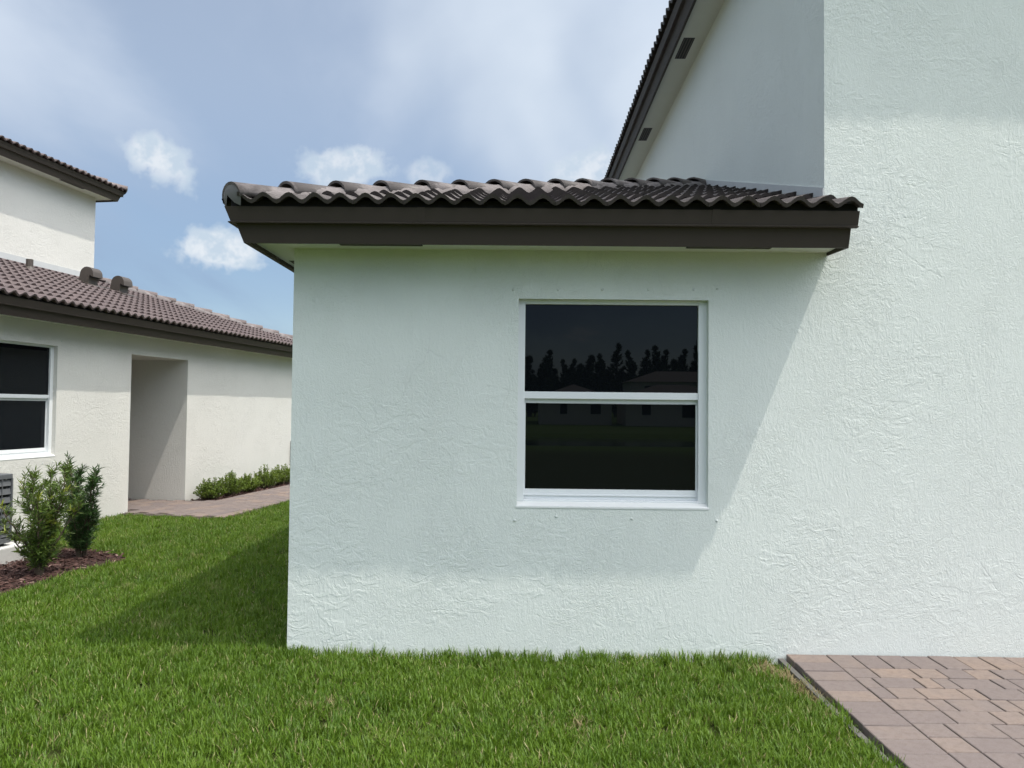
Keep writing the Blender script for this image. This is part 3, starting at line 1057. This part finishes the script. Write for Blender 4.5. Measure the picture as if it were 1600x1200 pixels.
# ================================================================== ENTRY PATH of the cream house
path_poly = [(0.02, 1.88), (0.02, 0.0), (-0.2, 0.0), (-0.25, -1.64), (8.0, -1.64), (8.0, -0.58), (1.5, -0.56), (1.44, 0.0), (1.42, 1.88)]
def inside(poly, x, y):
    c = False
    n = len(poly)
    for i in range(n):
        x1, y1 = poly[i]
        x2, y2 = poly[(i+1) % n]
        if (y1 > y) != (y2 > y) and x < (x2-x1)*(y-y1)/(y2-y1)+x1:
            c = not c
    return c
mb = MB()
mb.add([NP(u, v, 0.046) for u, v in path_poly], [tuple(range(len(path_poly)))])
pth = tag(mb.build('entry_path', 'grout_sand', recalc=False), kind='structure')
M_n = Matrix.Translation((NEI[0], NEI[1], 0)) @ Matrix.Rotation(math.pi/2-NA, 4, 'Z')
cnt = 0
j = 0
v = -1.62
me_p = None
while v < 1.8:
    u = -0.25-(0.118 if j % 2 else 0)
    while u < 5.6:
        cu, cv = u+0.1175, v+0.079
        if inside(path_poly, cu, cv) and inside(path_poly, cu-0.09, cv) and inside(path_poly, cu+0.09, cv) and cnt < 290:
            mbx = PAVER.get((0.235, 0.158))
            if mbx is None:
                paver(pth, 0, 0, 0.235, 0.158, 0)
                bpy.data.objects.remove(pth.children[-1])
                mbx = PAVER[(0.235, 0.158)]
            link('paver', mbx, pth, M_n @ Matrix.Translation((cu, cv, 0.062+rng.uniform(-0.002, 0.002))))
            cnt += 1
        u += 0.235
    v += 0.158
    j += 1

# ================================================================== MULCH BEDS
def chips(name, poly_uv, n, parent, seed, z0=0.035):
    rr = random.Random(seed)
    us = [p[0] for p in poly_uv]
    vs = [p[1] for p in poly_uv]
    mb = MB()
    tint = []
    c = 0
    while c < n:
        u, v = rr.uniform(min(us), max(us)), rr.uniform(min(vs), max(vs))
        if not inside(poly_uv, u, v):
            continue
        c += 1
        p = NP(u, v, z0+rr.uniform(0, 0.022))
        L, w, h = rr.uniform(0.02, 0.055), rr.uniform(0.005, 0.013), rr.uniform(0.003, 0.008)
        M = Matrix.Translation(p) @ Matrix.Rotation(rr.uniform(0, 6.3), 4, 'Z') @ Matrix.Rotation(rr.uniform(-0.5, 0.5), 4, 'Y') @ Matrix.Rotation(rr.uniform(-0.6, 0.6), 4, 'X')
        q = [M @ Vector(x) for x in ((-L, -w, 0), (L, -w*0.5, 0), (L*0.9, w*0.7, 0), (-L*0.8, w, 0), (-L*0.8, -w*0.5, h), (L*0.8, 0, h))]
        mb.add(q, [(0, 1, 5, 4), (1, 2, 5), (2, 3, 4, 5), (3, 0, 4)])
        tint += [rr.random()]*6
    o = mb.build(name, 'mulch_chip', parent, recalc=False)
    at = o.data.attributes.new('tint', 'FLOAT', 'POINT')
    at.data.foreach_set('value', tint)
    return tag(o, kind='stuff')


bed1 = [(-6.4, -2.05), (-4.61, -2.14), (-4.15, -2.10), (-3.75, -2.04), (-3.39, -2.13), (-3.12, -2.15), (-2.98, -2.06), (-2.82, -1.84), (-2.70, -1.40), (-2.72, -0.6), (-2.85, -0.02), (-6.4, -0.02)]
mb = MB()
mb.add([NP(u, v, 0.034) for u, v in bed1], [tuple(range(len(bed1)))])
b1 = tag(mb.build('mulch_bed', 'mulch_base', recalc=False), kind='structure')
chips('mulch_chips', bed1, 5200, b1, 21)
bed2 = [(1.46, -0.54), (8.0, -0.56), (8.0, -0.02), (1.46, -0.02)]
mb = MB()
mb.add([NP(u, v, 0.034) for u, v in bed2], [tuple(range(len(bed2)))])
b2 = tag(mb.build('mulch_strip', 'mulch_base', recalc=False), kind='structure')
chips('mulch_chips', bed2, 1200, b2, 22)

# ================================================================== AIR CONDITIONER on its pad
pad = MB()
pad.box(-4.75, -3.17, -1.21, -0.28, -0.05, 0.20)
po = pad.build('concrete_pad', 'pad_concrete', None, mw=Matrix.Translation(NEI) @ Matrix.Rotation(math.pi/2-NA, 4, 'Z'), bevel=0.012)
tag(po, 'raised pale concrete slab under the grey cooling unit at the left edge', 'concrete pad')
ac = empty('air_conditioner', NP(-3.77, -0.74, 0.20), math.pi/2-NA)
tag(ac, 'grey outdoor cooling unit with louvred sides, cut by the left edge', 'air conditioner')
def rrect(hx, hy, r, seg=5):
    p = []
    for (sx, sy, a0) in ((1, 1, 0), (-1, 1, 90), (-1, -1, 180), (1, -1, 270)):
        for j in range(seg+1):
            an = R(a0+90*j/seg)
            p.append((sx*(hx-r)+r*math.cos(an), sy*(hy-r)+r*math.sin(an)))
    return p
HXA, HYA = 0.40, 0.40
mb = MB()
mb.prism(rrect(HXA-0.03, HYA-0.03, 0.05), 0.05, 0.64, 2)
mb.build('coil_core', 'unit_dark', ac)
for z0, z1 in ((0.03, 0.075), (0.655, 0.70)):
    mb = MB()
    mb.prism(rrect(HXA, HYA, 0.06), z0, z1, 2)
    mb.build('casing_band', 'unit_grey', ac, bevel=0.004)
for sx in (-1, 1):
    for sy in (-1, 1):
        mb = MB()
        mb.prism([(sx*(HXA-0.035-0.03*math.cos(q)*-1)*1.0 if False else sx*(HXA-0.045)+sx*0.045*math.cos(q), sy*(HYA-0.045)+sy*0.045*math.sin(q)) for q in [R(a) for a in (0, 22, 45, 68, 90)]]+[(sx*(HXA-0.05), sy*(HYA-0.05))], 0.075, 0.655, 2)
        mb.build('corner_post', 'unit_grey', ac)
for k in range(7):
    zc = 0.075+0.58*(k+0.5)/7
    for (fx, s) in ((0, -1), (0, 1), (1, -1), (1, 1)):
        mb = MB()
        if fx == 0:
            mb.prism([(s*(HYA-0.012), zc-0.030), (s*(HYA-0.004), zc-0.026), (s*(HYA-0.018), zc+0.030), (s*(HYA-0.026), zc+0.030)], -HXA+0.05, HXA-0.05, 0)
        else:
            mb.prism([(s*(HXA-0.012), zc-0.030), (s*(HXA-0.004), zc-0.026), (s*(HXA-0.018), zc+0.030), (s*(HXA-0.026), zc+0.030)], -HYA+0.05, HYA-0.05, 1)
        mb.build('louvre', 'unit_grey', ac)
for k in range(4):
    for s in (-1, 1):
        mb = MB()
        q = -0.24+0.16*k
        mb.box(q-0.004, q+0.004, s*(HYA-0.003)-0.003, s*(HYA-0.003)+0.003, 0.075, 0.655)
        mb.build('louvre_bar', 'unit_grey', ac)
mb = MB()
for k in range(6):
    rr_ = 0.07+0.045*k
    pts = [(rr_*math.cos(2*math.pi*j/24), rr_*math.sin(2*math.pi*j/24), 0.715) for j in range(25)]
    mb.tube(pts, 0.004, 5, caps=False)
for k in range(8):
    an = 2*math.pi*k/8
    mb.tube([(0.03*math.cos(an), 0.03*math.sin(an), 0.716), (0.32*math.cos(an), 0.32*math.sin(an), 0.71)], 0.004, 5)
mb.build('fan_grille', 'unit_dark', ac)
for sx in (-1, 1):
    for sy in (-1, 1):
        mb = MB()
        mb.box(sx*0.28-0.05, sx*0.28+0.05, sy*0.30-0.05, sy*0.30+0.05, 0.0, 0.03)
        mb.build('foot', 'unit_dark', ac)

# ================================================================== SHRUBS
def leaf_strip(mb, tint, p, d, side, L, w, tv, bend=0.15, seg=2):
    """one narrow leaf as a bent strip"""
    up_ = d.cross(side).normalized()
    pts = []
    for i in range(seg+1):
        q = i/seg
        c = p+d*(L*q)+up_*(-bend*L*q*q)
        ww = w*(0.55 if i == 0 else (1.0 if i < seg else 0.12))*0.5
        pts += [c-side*ww, c+side*ww]
    mb.add(pts, [(2*i, 2*i+1, 2*i+3, 2*i+2) for i in range(seg)])
    tint += [tv]*len(pts)


def finish_leaves(mb, tint, name, mat, parent):
    o = mb.build(name, mat, parent, recalc=False)
    at = o.data.attributes.new('tint', 'FLOAT', 'POINT')
    at.data.foreach_set('value', tint)
    return o


def podocarpus(name, base, leaders, label, mat, seed, fresh=0.10, leafs=24):
    """upright shrub: leaders [(dx,dy,height,spread)] carry short twigs ringed with narrow leaves"""
    rr = random.Random(seed)
    root = empty(name, base)
    root.scale = (1.1, 1.1, 1.07)
    tag(root, label, 'shrub', 'clipped upright shrubs in the mulch bed')
    st, lv, tint = MB(), MB(), []
    for (dx, dy, H, spread) in leaders:
        n = 9
        px, py = rr.uniform(-0.03, 0.03), rr.uniform(-0.03, 0.03)
        pts = [Vector((px+dx*(i/n)**1.2+rr.uniform(-0.012, 0.012), py+dy*(i/n)**1.2+rr.uniform(-0.012, 0.012), H*i/n)) for i in range(n+1)]
        st.tube(pts, [0.011*(1-0.75*i/n) for i in range(n+1)], 6)
        ntw = int(H*52)
        for k in range(ntw):
            q = rr.uniform(0.08, 1.0)
            i = min(int(q*n), n-1)
            p = pts[i].lerp(pts[i+1], q*n-i)
            az = rr.uniform(0, 2*math.pi)
            el = rr.uniform(0.5, 1.15) if q < 0.9 else rr.uniform(1.0, 1.5)
            tl = spread*rr.uniform(0.35, 1.0)*(1.0-0.45*q) if q < 0.93 else rr.uniform(0.06, 0.12)
            td = Vector((math.cos(az)*math.cos(el), math.sin(az)*math.cos(el), math.sin(el)))
            te = p+td*tl
            st.tube([p, te], [0.0035, 0.0015], 4, caps=False)
            nl = int(leafs*(0.5+tl/spread*0.6))
            young = rr.random() < fresh and q > 0.3
            for m_ in range(nl):
                f = rr.uniform(0.15, 1.05)
                lp = p+td*(tl*f)
                a2 = rr.uniform(0, 2*math.pi)
                o1 = td.orthogonal().normalized()
                o2 = td.cross(o1)
                out_ = o1*math.cos(a2)+o2*math.sin(a2)
                op = rr.uniform(0.5, 1.15)
                dd = (td*math.cos(op)+out_*math.sin(op)).normalized()
                sd = dd.cross(Vector((rr.uniform(-1, 1), rr.uniform(-1, 1), rr.uniform(-1, 1)))).normalized()
                tv = rr.uniform(0.94, 1.0) if young and f > 0.4 else min(0.92, max(0, rr.gauss(0.40+0.30*f*q, 0.2)))
                leaf_strip(lv, tint, lp, dd, sd, rr.uniform(0.035, 0.070), rr.uniform(0.006, 0.0095), tv, rr.uniform(-0.1, 0.3))
    st.build('stem', 'bark', root)
    finish_leaves(lv, tint, 'foliage', mat, root)
    return root


podocarpus('podocarpus_shrub', NP(-3.86, -1.86, 0.03),
           [(0.16, 0.14, 0.88, 0.24), (0.04, -0.20, 0.84, 0.24), (-0.20, 0.03, 0.76, 0.24), (0.26, -0.10, 0.80, 0.23), (-0.08, 0.22, 0.82, 0.23), (0.14, -0.26, 0.66, 0.22), (-0.20, -0.22, 0.56, 0.22), (0.30, 0.10, 0.56, 0.22), (0.05, 0.05, 0.70, 0.24), (-0.30, -0.05, 0.40, 0.2)],
           'leafy shrub with yellow-green new shoots, nearest the grey cooling unit in the mulch', 'podocarpus_leaf', 31, 0.13)
podocarpus('podocarpus_shrub', NP(-3.08, -1.66, 0.03),
           [(-0.16, 0.10, 0.88, 0.19), (-0.10, 0.16, 0.78, 0.19), (0.18, -0.16, 0.80, 0.16), (0.24, -0.20, 0.72, 0.14), (0.06, -0.04, 0.54, 0.19), (-0.26, 0.16, 0.76, 0.19), (0.14, -0.06, 0.46, 0.18), (-0.22, 0.06, 0.62, 0.20), (-0.05, 0.04, 0.66, 0.19), (0.0, -0.14, 0.42, 0.17)],
           'dark green shrub forked into two upright leaders at the tip of the mulch bed', 'podocarpus_dark', 32, 0.03)
podocarpus('podocarpus_shrub', NP(-2.98, -0.42, 0.03),
           [(0.06, 0.02, 0.84, 0.15), (-0.10, 0.05, 0.74, 0.15), (0.12, -0.06, 0.56, 0.14)],
           'slender shrub half hidden behind the grey cooling unit, against the cream wall', 'podocarpus_leaf', 33, 0.05)


def low_shrub(base, rx, ry, h, label, seed):
    rr = random.Random(seed)
    root = empty('hedge_shrub', base)
    tag(root, label, 'shrub', 'low shrubs along the cream wall')
    st, lv, tint = MB(), MB(), []
    for k in range(95):
        az = rr.uniform(0, 2*math.pi)
        q = math.sqrt(rr.random())
        hh = h*(1-0.55*q*q)*rr.uniform(0.72, 1.12)
        tip = nd*(math.cos(az)*q*rx)+nv*(math.sin(az)*q*ry)+Vector((0, 0, hh))
        b0 = Vector((tip.x*0.25, tip.y*0.25, 0))
        mid = b0.lerp(tip, 0.5)+Vector((tip.x*0.12, tip.y*0.12, 0.02))
        st.tube([b0, mid, tip], [0.006, 0.004, 0.002], 4, caps=False)
        for m_ in range(52):
            f = rr.uniform(0.25, 1.06)
            lp = mid.lerp(tip, (f-0.5)*2) if f > 0.5 else b0.lerp(mid, f*2)
            dd = Vector((rr.gauss(0, 0.6), rr.gauss(0, 0.6), rr.uniform(-0.1, 1.0))).normalized()
            sd = dd.cross(Vector((rr.uniform(-1, 1), rr.uniform(-1, 1), rr.uniform(-1, 1)))).normalized()
            tv = min(0.92, max(0.0, rr.gauss(0.22+0.45*f, 0.2)))
            if rr.random() < 0.03 and f > 0.8:
                tv = 0.97
            leaf_strip(lv, tint, lp, dd, sd, rr.uniform(0.02, 0.042), rr.uniform(0.008, 0.013), tv, 0.1)
    st.build('stem', 'bark', root)
    finish_leaves(lv, tint, 'foliage', 'hedge_leaf', root)


for k, (u, h, rx, lab) in enumerate((
        (1.68, 0.34, 0.30, 'low bright shrub nearest the entry recess, against the cream wall'),
        (2.32, 0.38, 0.32, 'low bright shrub second from the entry recess'),
        (2.92, 0.31, 0.32, 'low shrub third from the entry recess, the shortest of the row'),
        (3.62, 0.40, 0.36, 'low bushy shrub fourth from the entry recess'),
        (4.32, 0.39, 0.36, 'low bushy shrub fifth from the entry recess'),
        (5.02, 0.37, 0.36, 'low shrub at the far end of the row, cut by the mint wall'))):
    low_shrub(NP(u, -0.30, 0.03), rx, 0.24, h, lab, 50+k)

# ================================================================== LAWN
TUFT = bpy.data.collections.new('grass_tufts')
def tuft(name, seed, nb, rad, lo, hi, w, lean, mat, rows=3):
    rr = random.Random(seed)
    mb = MB()
    tint = []
    for i in range(nb):
        a = rr.uniform(0, 2*math.pi)
        q = rad*math.sqrt(rr.random())
        p = Vector((q*math.cos(a), q*math.sin(a), -0.004))
        az = rr.uniform(0, 2*math.pi)
        L = rr.uniform(lo, hi)
        th = abs(rr.gauss(lean, 0.28))
        cv = rr.uniform(0.2, 0.9)
        hz = Vector((math.cos(az), math.sin(az), 0))
        sd = Vector((-math.sin(az), math.cos(az), 0))
        tw = rr.uniform(-0.6, 0.6)
        pts = []
        pos = p.copy()
        for r in range(rows+1):
            f = r/rows
            ww = w*rr.uniform(0.9, 1.1)*(1.0-0.25*f if r < rows else 0.08)*0.5
            s2 = sd*math.cos(tw*f)+Vector((0, 0, 1))*math.sin(tw*f)*0.5
            pts += [pos-s2*ww, pos+s2*ww]
            an = th+cv*f
            pos = pos+(hz*math.sin(an)+Vector((0, 0, 1))*math.cos(an))*(L/rows)
        mb.add(pts, [(2*r, 2*r+1, 2*r+3, 2*r+2) for r in range(rows)])
        tint += [rr.random()]*len(pts)
    me = mb.mesh(name, mat)
    at = me.attributes.new('tint', 'FLOAT', 'POINT')
    at.data.foreach_set('value', tint)
    o = bpy.data.objects.new(name, me)
    TUFT.objects.link(o)


for s in range(6):
    tuft('tuft_%02d' % s, 100+s, 26, 0.055, 0.035, 0.078, 0.0052, 0.45, 'grass_blade')
for s in range(2):
    tuft('tuft_%02d' % (6+s), 140+s, 18, 0.04, 0.055, 0.098, 0.0058, 0.28, 'grass_blade')
for s in range(2):
    tuft('tuft_%02d' % (8+s), 160+s, 30, 0.06, 0.04, 0.085, 0.0038, 0.95, 'dead_grass')


def scatter():
    g = np.random.default_rng(5)
    def pts(n, x0, x1, y0, y1):
        return np.column_stack([g.uniform(x0, x1, n), g.uniform(y0, y1, n)])
    P = [pts(int(6.9*2.75*620), -5.1, 1.80, 2.2, 4.99),           # front lawn
         pts(int(5.2*1.9*560), -6.5, -1.3, 4.9, 6.9),
         pts(int(6.5*9*330), -7.5, -1.3, 6.9, 15.5),
         pts(int(9*4.2*60), -7, 5, -2.0, 2.2),
         pts(int(4*5*200), -9, -5.1, 2.2, 6.9)]
    P = np.vstack(P)
    keep = np.ones(len(P), bool)
    x, y = P[:, 0], P[:, 1]
    keep &= ~((x > XL-0.02) & (y > 4.985))
    keep &= ~((x > np.where(y > 4.55, PX-0.09, PX-0.012)) & (y > 2.2))
    u = (x-NEI[0])*nd.x+(y-NEI[1])*nd.y
    v = (x-NEI[0])*nv.x+(y-NEI[1])*nv.y
    keep &= v < -0.01
    keep &= ~((u > -0.21) & (v > -1.59) & (u < 8))
    b1 = np.array([inside(bed1, a, b) if a < -2.6 and b > -2.3 else False for a, b in zip(u, v)])
    keep &= ~b1
    keep &= ~((u < -2.4) & (v > -1.3))
    P = P[keep]
    n = len(P)
    idx = g.integers(0, 6, n)
    idx = np.where(g.random(n) < 0.16, 6+g.integers(0, 2, n), idx)
    scl = g.uniform(0.66, 1.05, n)
    # dry litter by the patio corner and a few thin spots
    x, y = P[:, 0], P[:, 1]
    dry = 1.2*np.exp(-(((x-(PX-0.14))/0.10)**2+((y-4.80)/0.17)**2)) + 1.2*np.exp(-(((x-(PX-0.06))/0.09)**2+((y-4.45)/0.22)**2)) \
        + 0.35*np.exp(-(((x+0.98)/0.16)**2+((y-4.10)/0.08)**2)) + 0.2*np.exp(-(((x-0.25)/0.25)**2+((y-3.9)/0.2)**2))
    isdry = g.random(n) < dry*0.85
    idx = np.where(isdry, 8+g.integers(0, 2, n), idx)
    # growth is taller against the wall and the paving, where the mower misses
    tall = ((y > 4.90) & (x > XL)) | ((x > PX-0.09) & (y < 4.2))
    scl = np.where(tall & ~isdry, scl*g.uniform(0.85, 1.2, n), scl)
    idx = np.where(tall & ~isdry & (g.random(n) < 0.5), 6+g.integers(0, 2, n), idx)
    rot = np.column_stack([g.normal(0, 0.10, n), g.normal(0, 0.10, n), g.uniform(0, 6.283, n)])
    me = bpy.data.meshes.new('lawn_grass')
    co = np.column_stack([P, np.full(n, 0.020)]).astype(np.float32)
    me.vertices.add(n)
    me.vertices.foreach_set('co', co.ravel())
    a = me.attributes.new('rot', 'FLOAT_VECTOR', 'POINT')
    a.data.foreach_set('vector', rot.astype(np.float32).ravel())
    a = me.attributes.new('scl', 'FLOAT', 'POINT')
    a.data.foreach_set('value', scl.astype(np.float32))
    a = me.attributes.new('idx', 'INT', 'POINT')
    a.data.foreach_set('value', idx.astype(np.int32))
    me.update()
    o = link('lawn_grass', me)
    ng = bpy.data.node_groups.new('lawn_scatter', 'GeometryNodeTree')
    ng.interface.new_socket('Geometry', in_out='INPUT', socket_type='NodeSocketGeometry')
    ng.interface.new_socket('Geometry', in_out='OUTPUT', socket_type='NodeSocketGeometry')
    N, Lk = ng.nodes, ng.links
    gi, go = N.new('NodeGroupInput'), N.new('NodeGroupOutput')
    ci = N.new('GeometryNodeCollectionInfo')
    ci.inputs['Collection'].default_value = TUFT
    ci.inputs['Separate Children'].default_value = True
    ci.inputs['Reset Children'].default_value = True
    ip = N.new('GeometryNodeInstanceOnPoints')
    ip.inputs['Pick Instance'].default_value = True
    def attr(nm, ty):
        q = N.new('GeometryNodeInputNamedAttribute')
        q.data_type = ty
        q.inputs['Name'].default_value = nm
        return q.outputs['Attribute']
    Lk.new(gi.outputs[0], ip.inputs['Points'])
    Lk.new(ci.outputs[0], ip.inputs['Instance'])
    Lk.new(attr('idx', 'INT'), ip.inputs['Instance Index'])
    er = N.new('FunctionNodeEulerToRotation')
    Lk.new(attr('rot', 'FLOAT_VECTOR'), er.inputs[0])
    Lk.new(er.outputs[0], ip.inputs['Rotation'])
    Lk.new(attr('scl', 'FLOAT'), ip.inputs['Scale'])
    Lk.new(ip.outputs[0], go.inputs[0])
    md = o.modifiers.new('scatter', 'NODES')
    md.node_group = ng
    tag(o, 'short bright green lawn grass in front of the mint wall', 'grass', kind='stuff')


scatter()

# ================================================================== ACROSS THE LAKE (seen mirrored in the window)
def far_house(x, y, w, dpt, h, label, wins):
    root = empty('lake_house', (x, y, 0))
    tag(root, label, 'house', 'houses across the lake')
    mb = MB()
    mb.box(-w/2, w/2, -dpt/2, dpt/2, -0.7, h)
    mb.build('wall', 'far_wall', root)
    o = 0.5
    rise = (dpt/2+o)*0.36
    mb = MB()
    A_ = [(-w/2-o, -dpt/2-o, h), (w/2+o, -dpt/2-o, h), (w/2+o, dpt/2+o, h), (-w/2-o, dpt/2+o, h), (-w/2-o+dpt/2+o, 0, h+rise), (w/2+o-dpt/2-o, 0, h+rise)]
    mb.add(A_, [(0, 1, 5, 4), (1, 2, 5), (2, 3, 4, 5), (3, 0, 4), (3, 2, 1, 0)])
    mb.build('roof', 'far_roof', root)
    for (wx, wz, ww, wh) in wins:
        mb = MB()
        mb.box(wx-ww/2, wx+ww/2, dpt/2+0.005, dpt/2+0.05, wz, wz+wh)
        f = mb.build('window', 'white_frame', root)
        mb = MB()
        mb.box(wx-ww/2+0.06, wx+ww/2-0.06, dpt/2+0.052, dpt/2+0.07, wz+0.06, wz+wh-0.06)
        mb.build('pane', 'dark_glass', f)


far_house(26, -118, 17, 9.5, 6.0, 'two storey pale house across the lake, mirrored at the right of the pane', [(-5.6, 4.0, 1.6, 1.4), (2.6, 4.0, 0.8, 1.5), (5.2, 4.0, 0.8, 1.5), (-3, 0.9, 2.4, 1.5), (4, 0.9, 2.0, 1.5)])
far_house(7.0, -92, 9, 9, 3.0, 'single storey pale house across the lake, mirrored at the left of the pane', [(-1.5, 0.9, 1.0, 1.4), (2.5, 0.9, 1.4, 1.4)])
far_house(19.5, -90, 13, 9, 3.0, 'single storey pale house across the lake, mirrored low in the middle of the pane', [(-4, 0.9, 1.2, 1.4), (1.5, 0.6, 2.4, 1.8), (4.6, 0.9, 1.0, 1.4)])
far_house(36, -93, 14, 9, 3.0, 'single storey pale house across the lake, mirrored at the right end of the row', [(-4, 0.9, 1.2, 1.4), (2.0, 0.6, 2.4, 1.8)])


def casuarina_meshes(seed):
    rr = random.Random(seed)
    H = rr.uniform(9.5, 14.5)
    tr, lv, tint = MB(), MB(), []
    tr.tube([(0, 0, -0.5), (rr.uniform(-0.3, 0.3), 0, H*0.5), (rr.uniform(-0.5, 0.5), 0, H)], [0.22, 0.14, 0.03], 7)
    for k in range(70):
        q = rr.uniform(0.05, 1.0)
        az = rr.uniform(0, 6.283)
        L = (1-q)*3.3+0.4
        p = Vector((0, 0, H*q*0.97))
        d = Vector((math.cos(az)*0.75, math.sin(az)*0.75, rr.uniform(0.5, 1.1))).normalized()
        e = p+d*L*rr.uniform(0.6, 1.1)
        tr.tube([p, e], [0.035, 0.01], 4, caps=False)
        for m_ in range(40):
            f = rr.uniform(0.1, 1.1)
            lp = p.lerp(e, f)
            dd = (d+Vector((rr.gauss(0, 0.5), rr.gauss(0, 0.5), rr.gauss(0.2, 0.5)))).normalized()
            sd = dd.cross(Vector((rr.uniform(-1, 1), rr.uniform(-1, 1), rr.uniform(-1, 1)))).normalized()
            leaf_strip(lv, tint, lp, dd, sd, rr.uniform(0.4, 0.85), 0.17, rr.random(), 0.15)
    a = tr.mesh('trunk', 'bark')
    b = lv.mesh('crown', 'pine_needle')
    at = b.attributes.new('tint', 'FLOAT', 'POINT')
    at.data.foreach_set('value', tint)
    return a, b


cas = [casuarina_meshes(200+i) for i in range(5)]
for i in range(110):
    root = empty('pine_tree', (-8+i*0.52+rng.uniform(-0.8, 0.8), -140-rng.uniform(0, 9), -0.2), rng.uniform(0, 6.28))
    sc = rng.uniform(0.72, 1.0)*(1+i/500)
    root.scale = (sc, sc, sc)
    tag(root, 'tall feathery pine in the dark tree line mirrored in the window', 'tree', 'pines across the lake')
    a, b = cas[i % 5]
    link('trunk', a, root)
    link('crown', b, root)
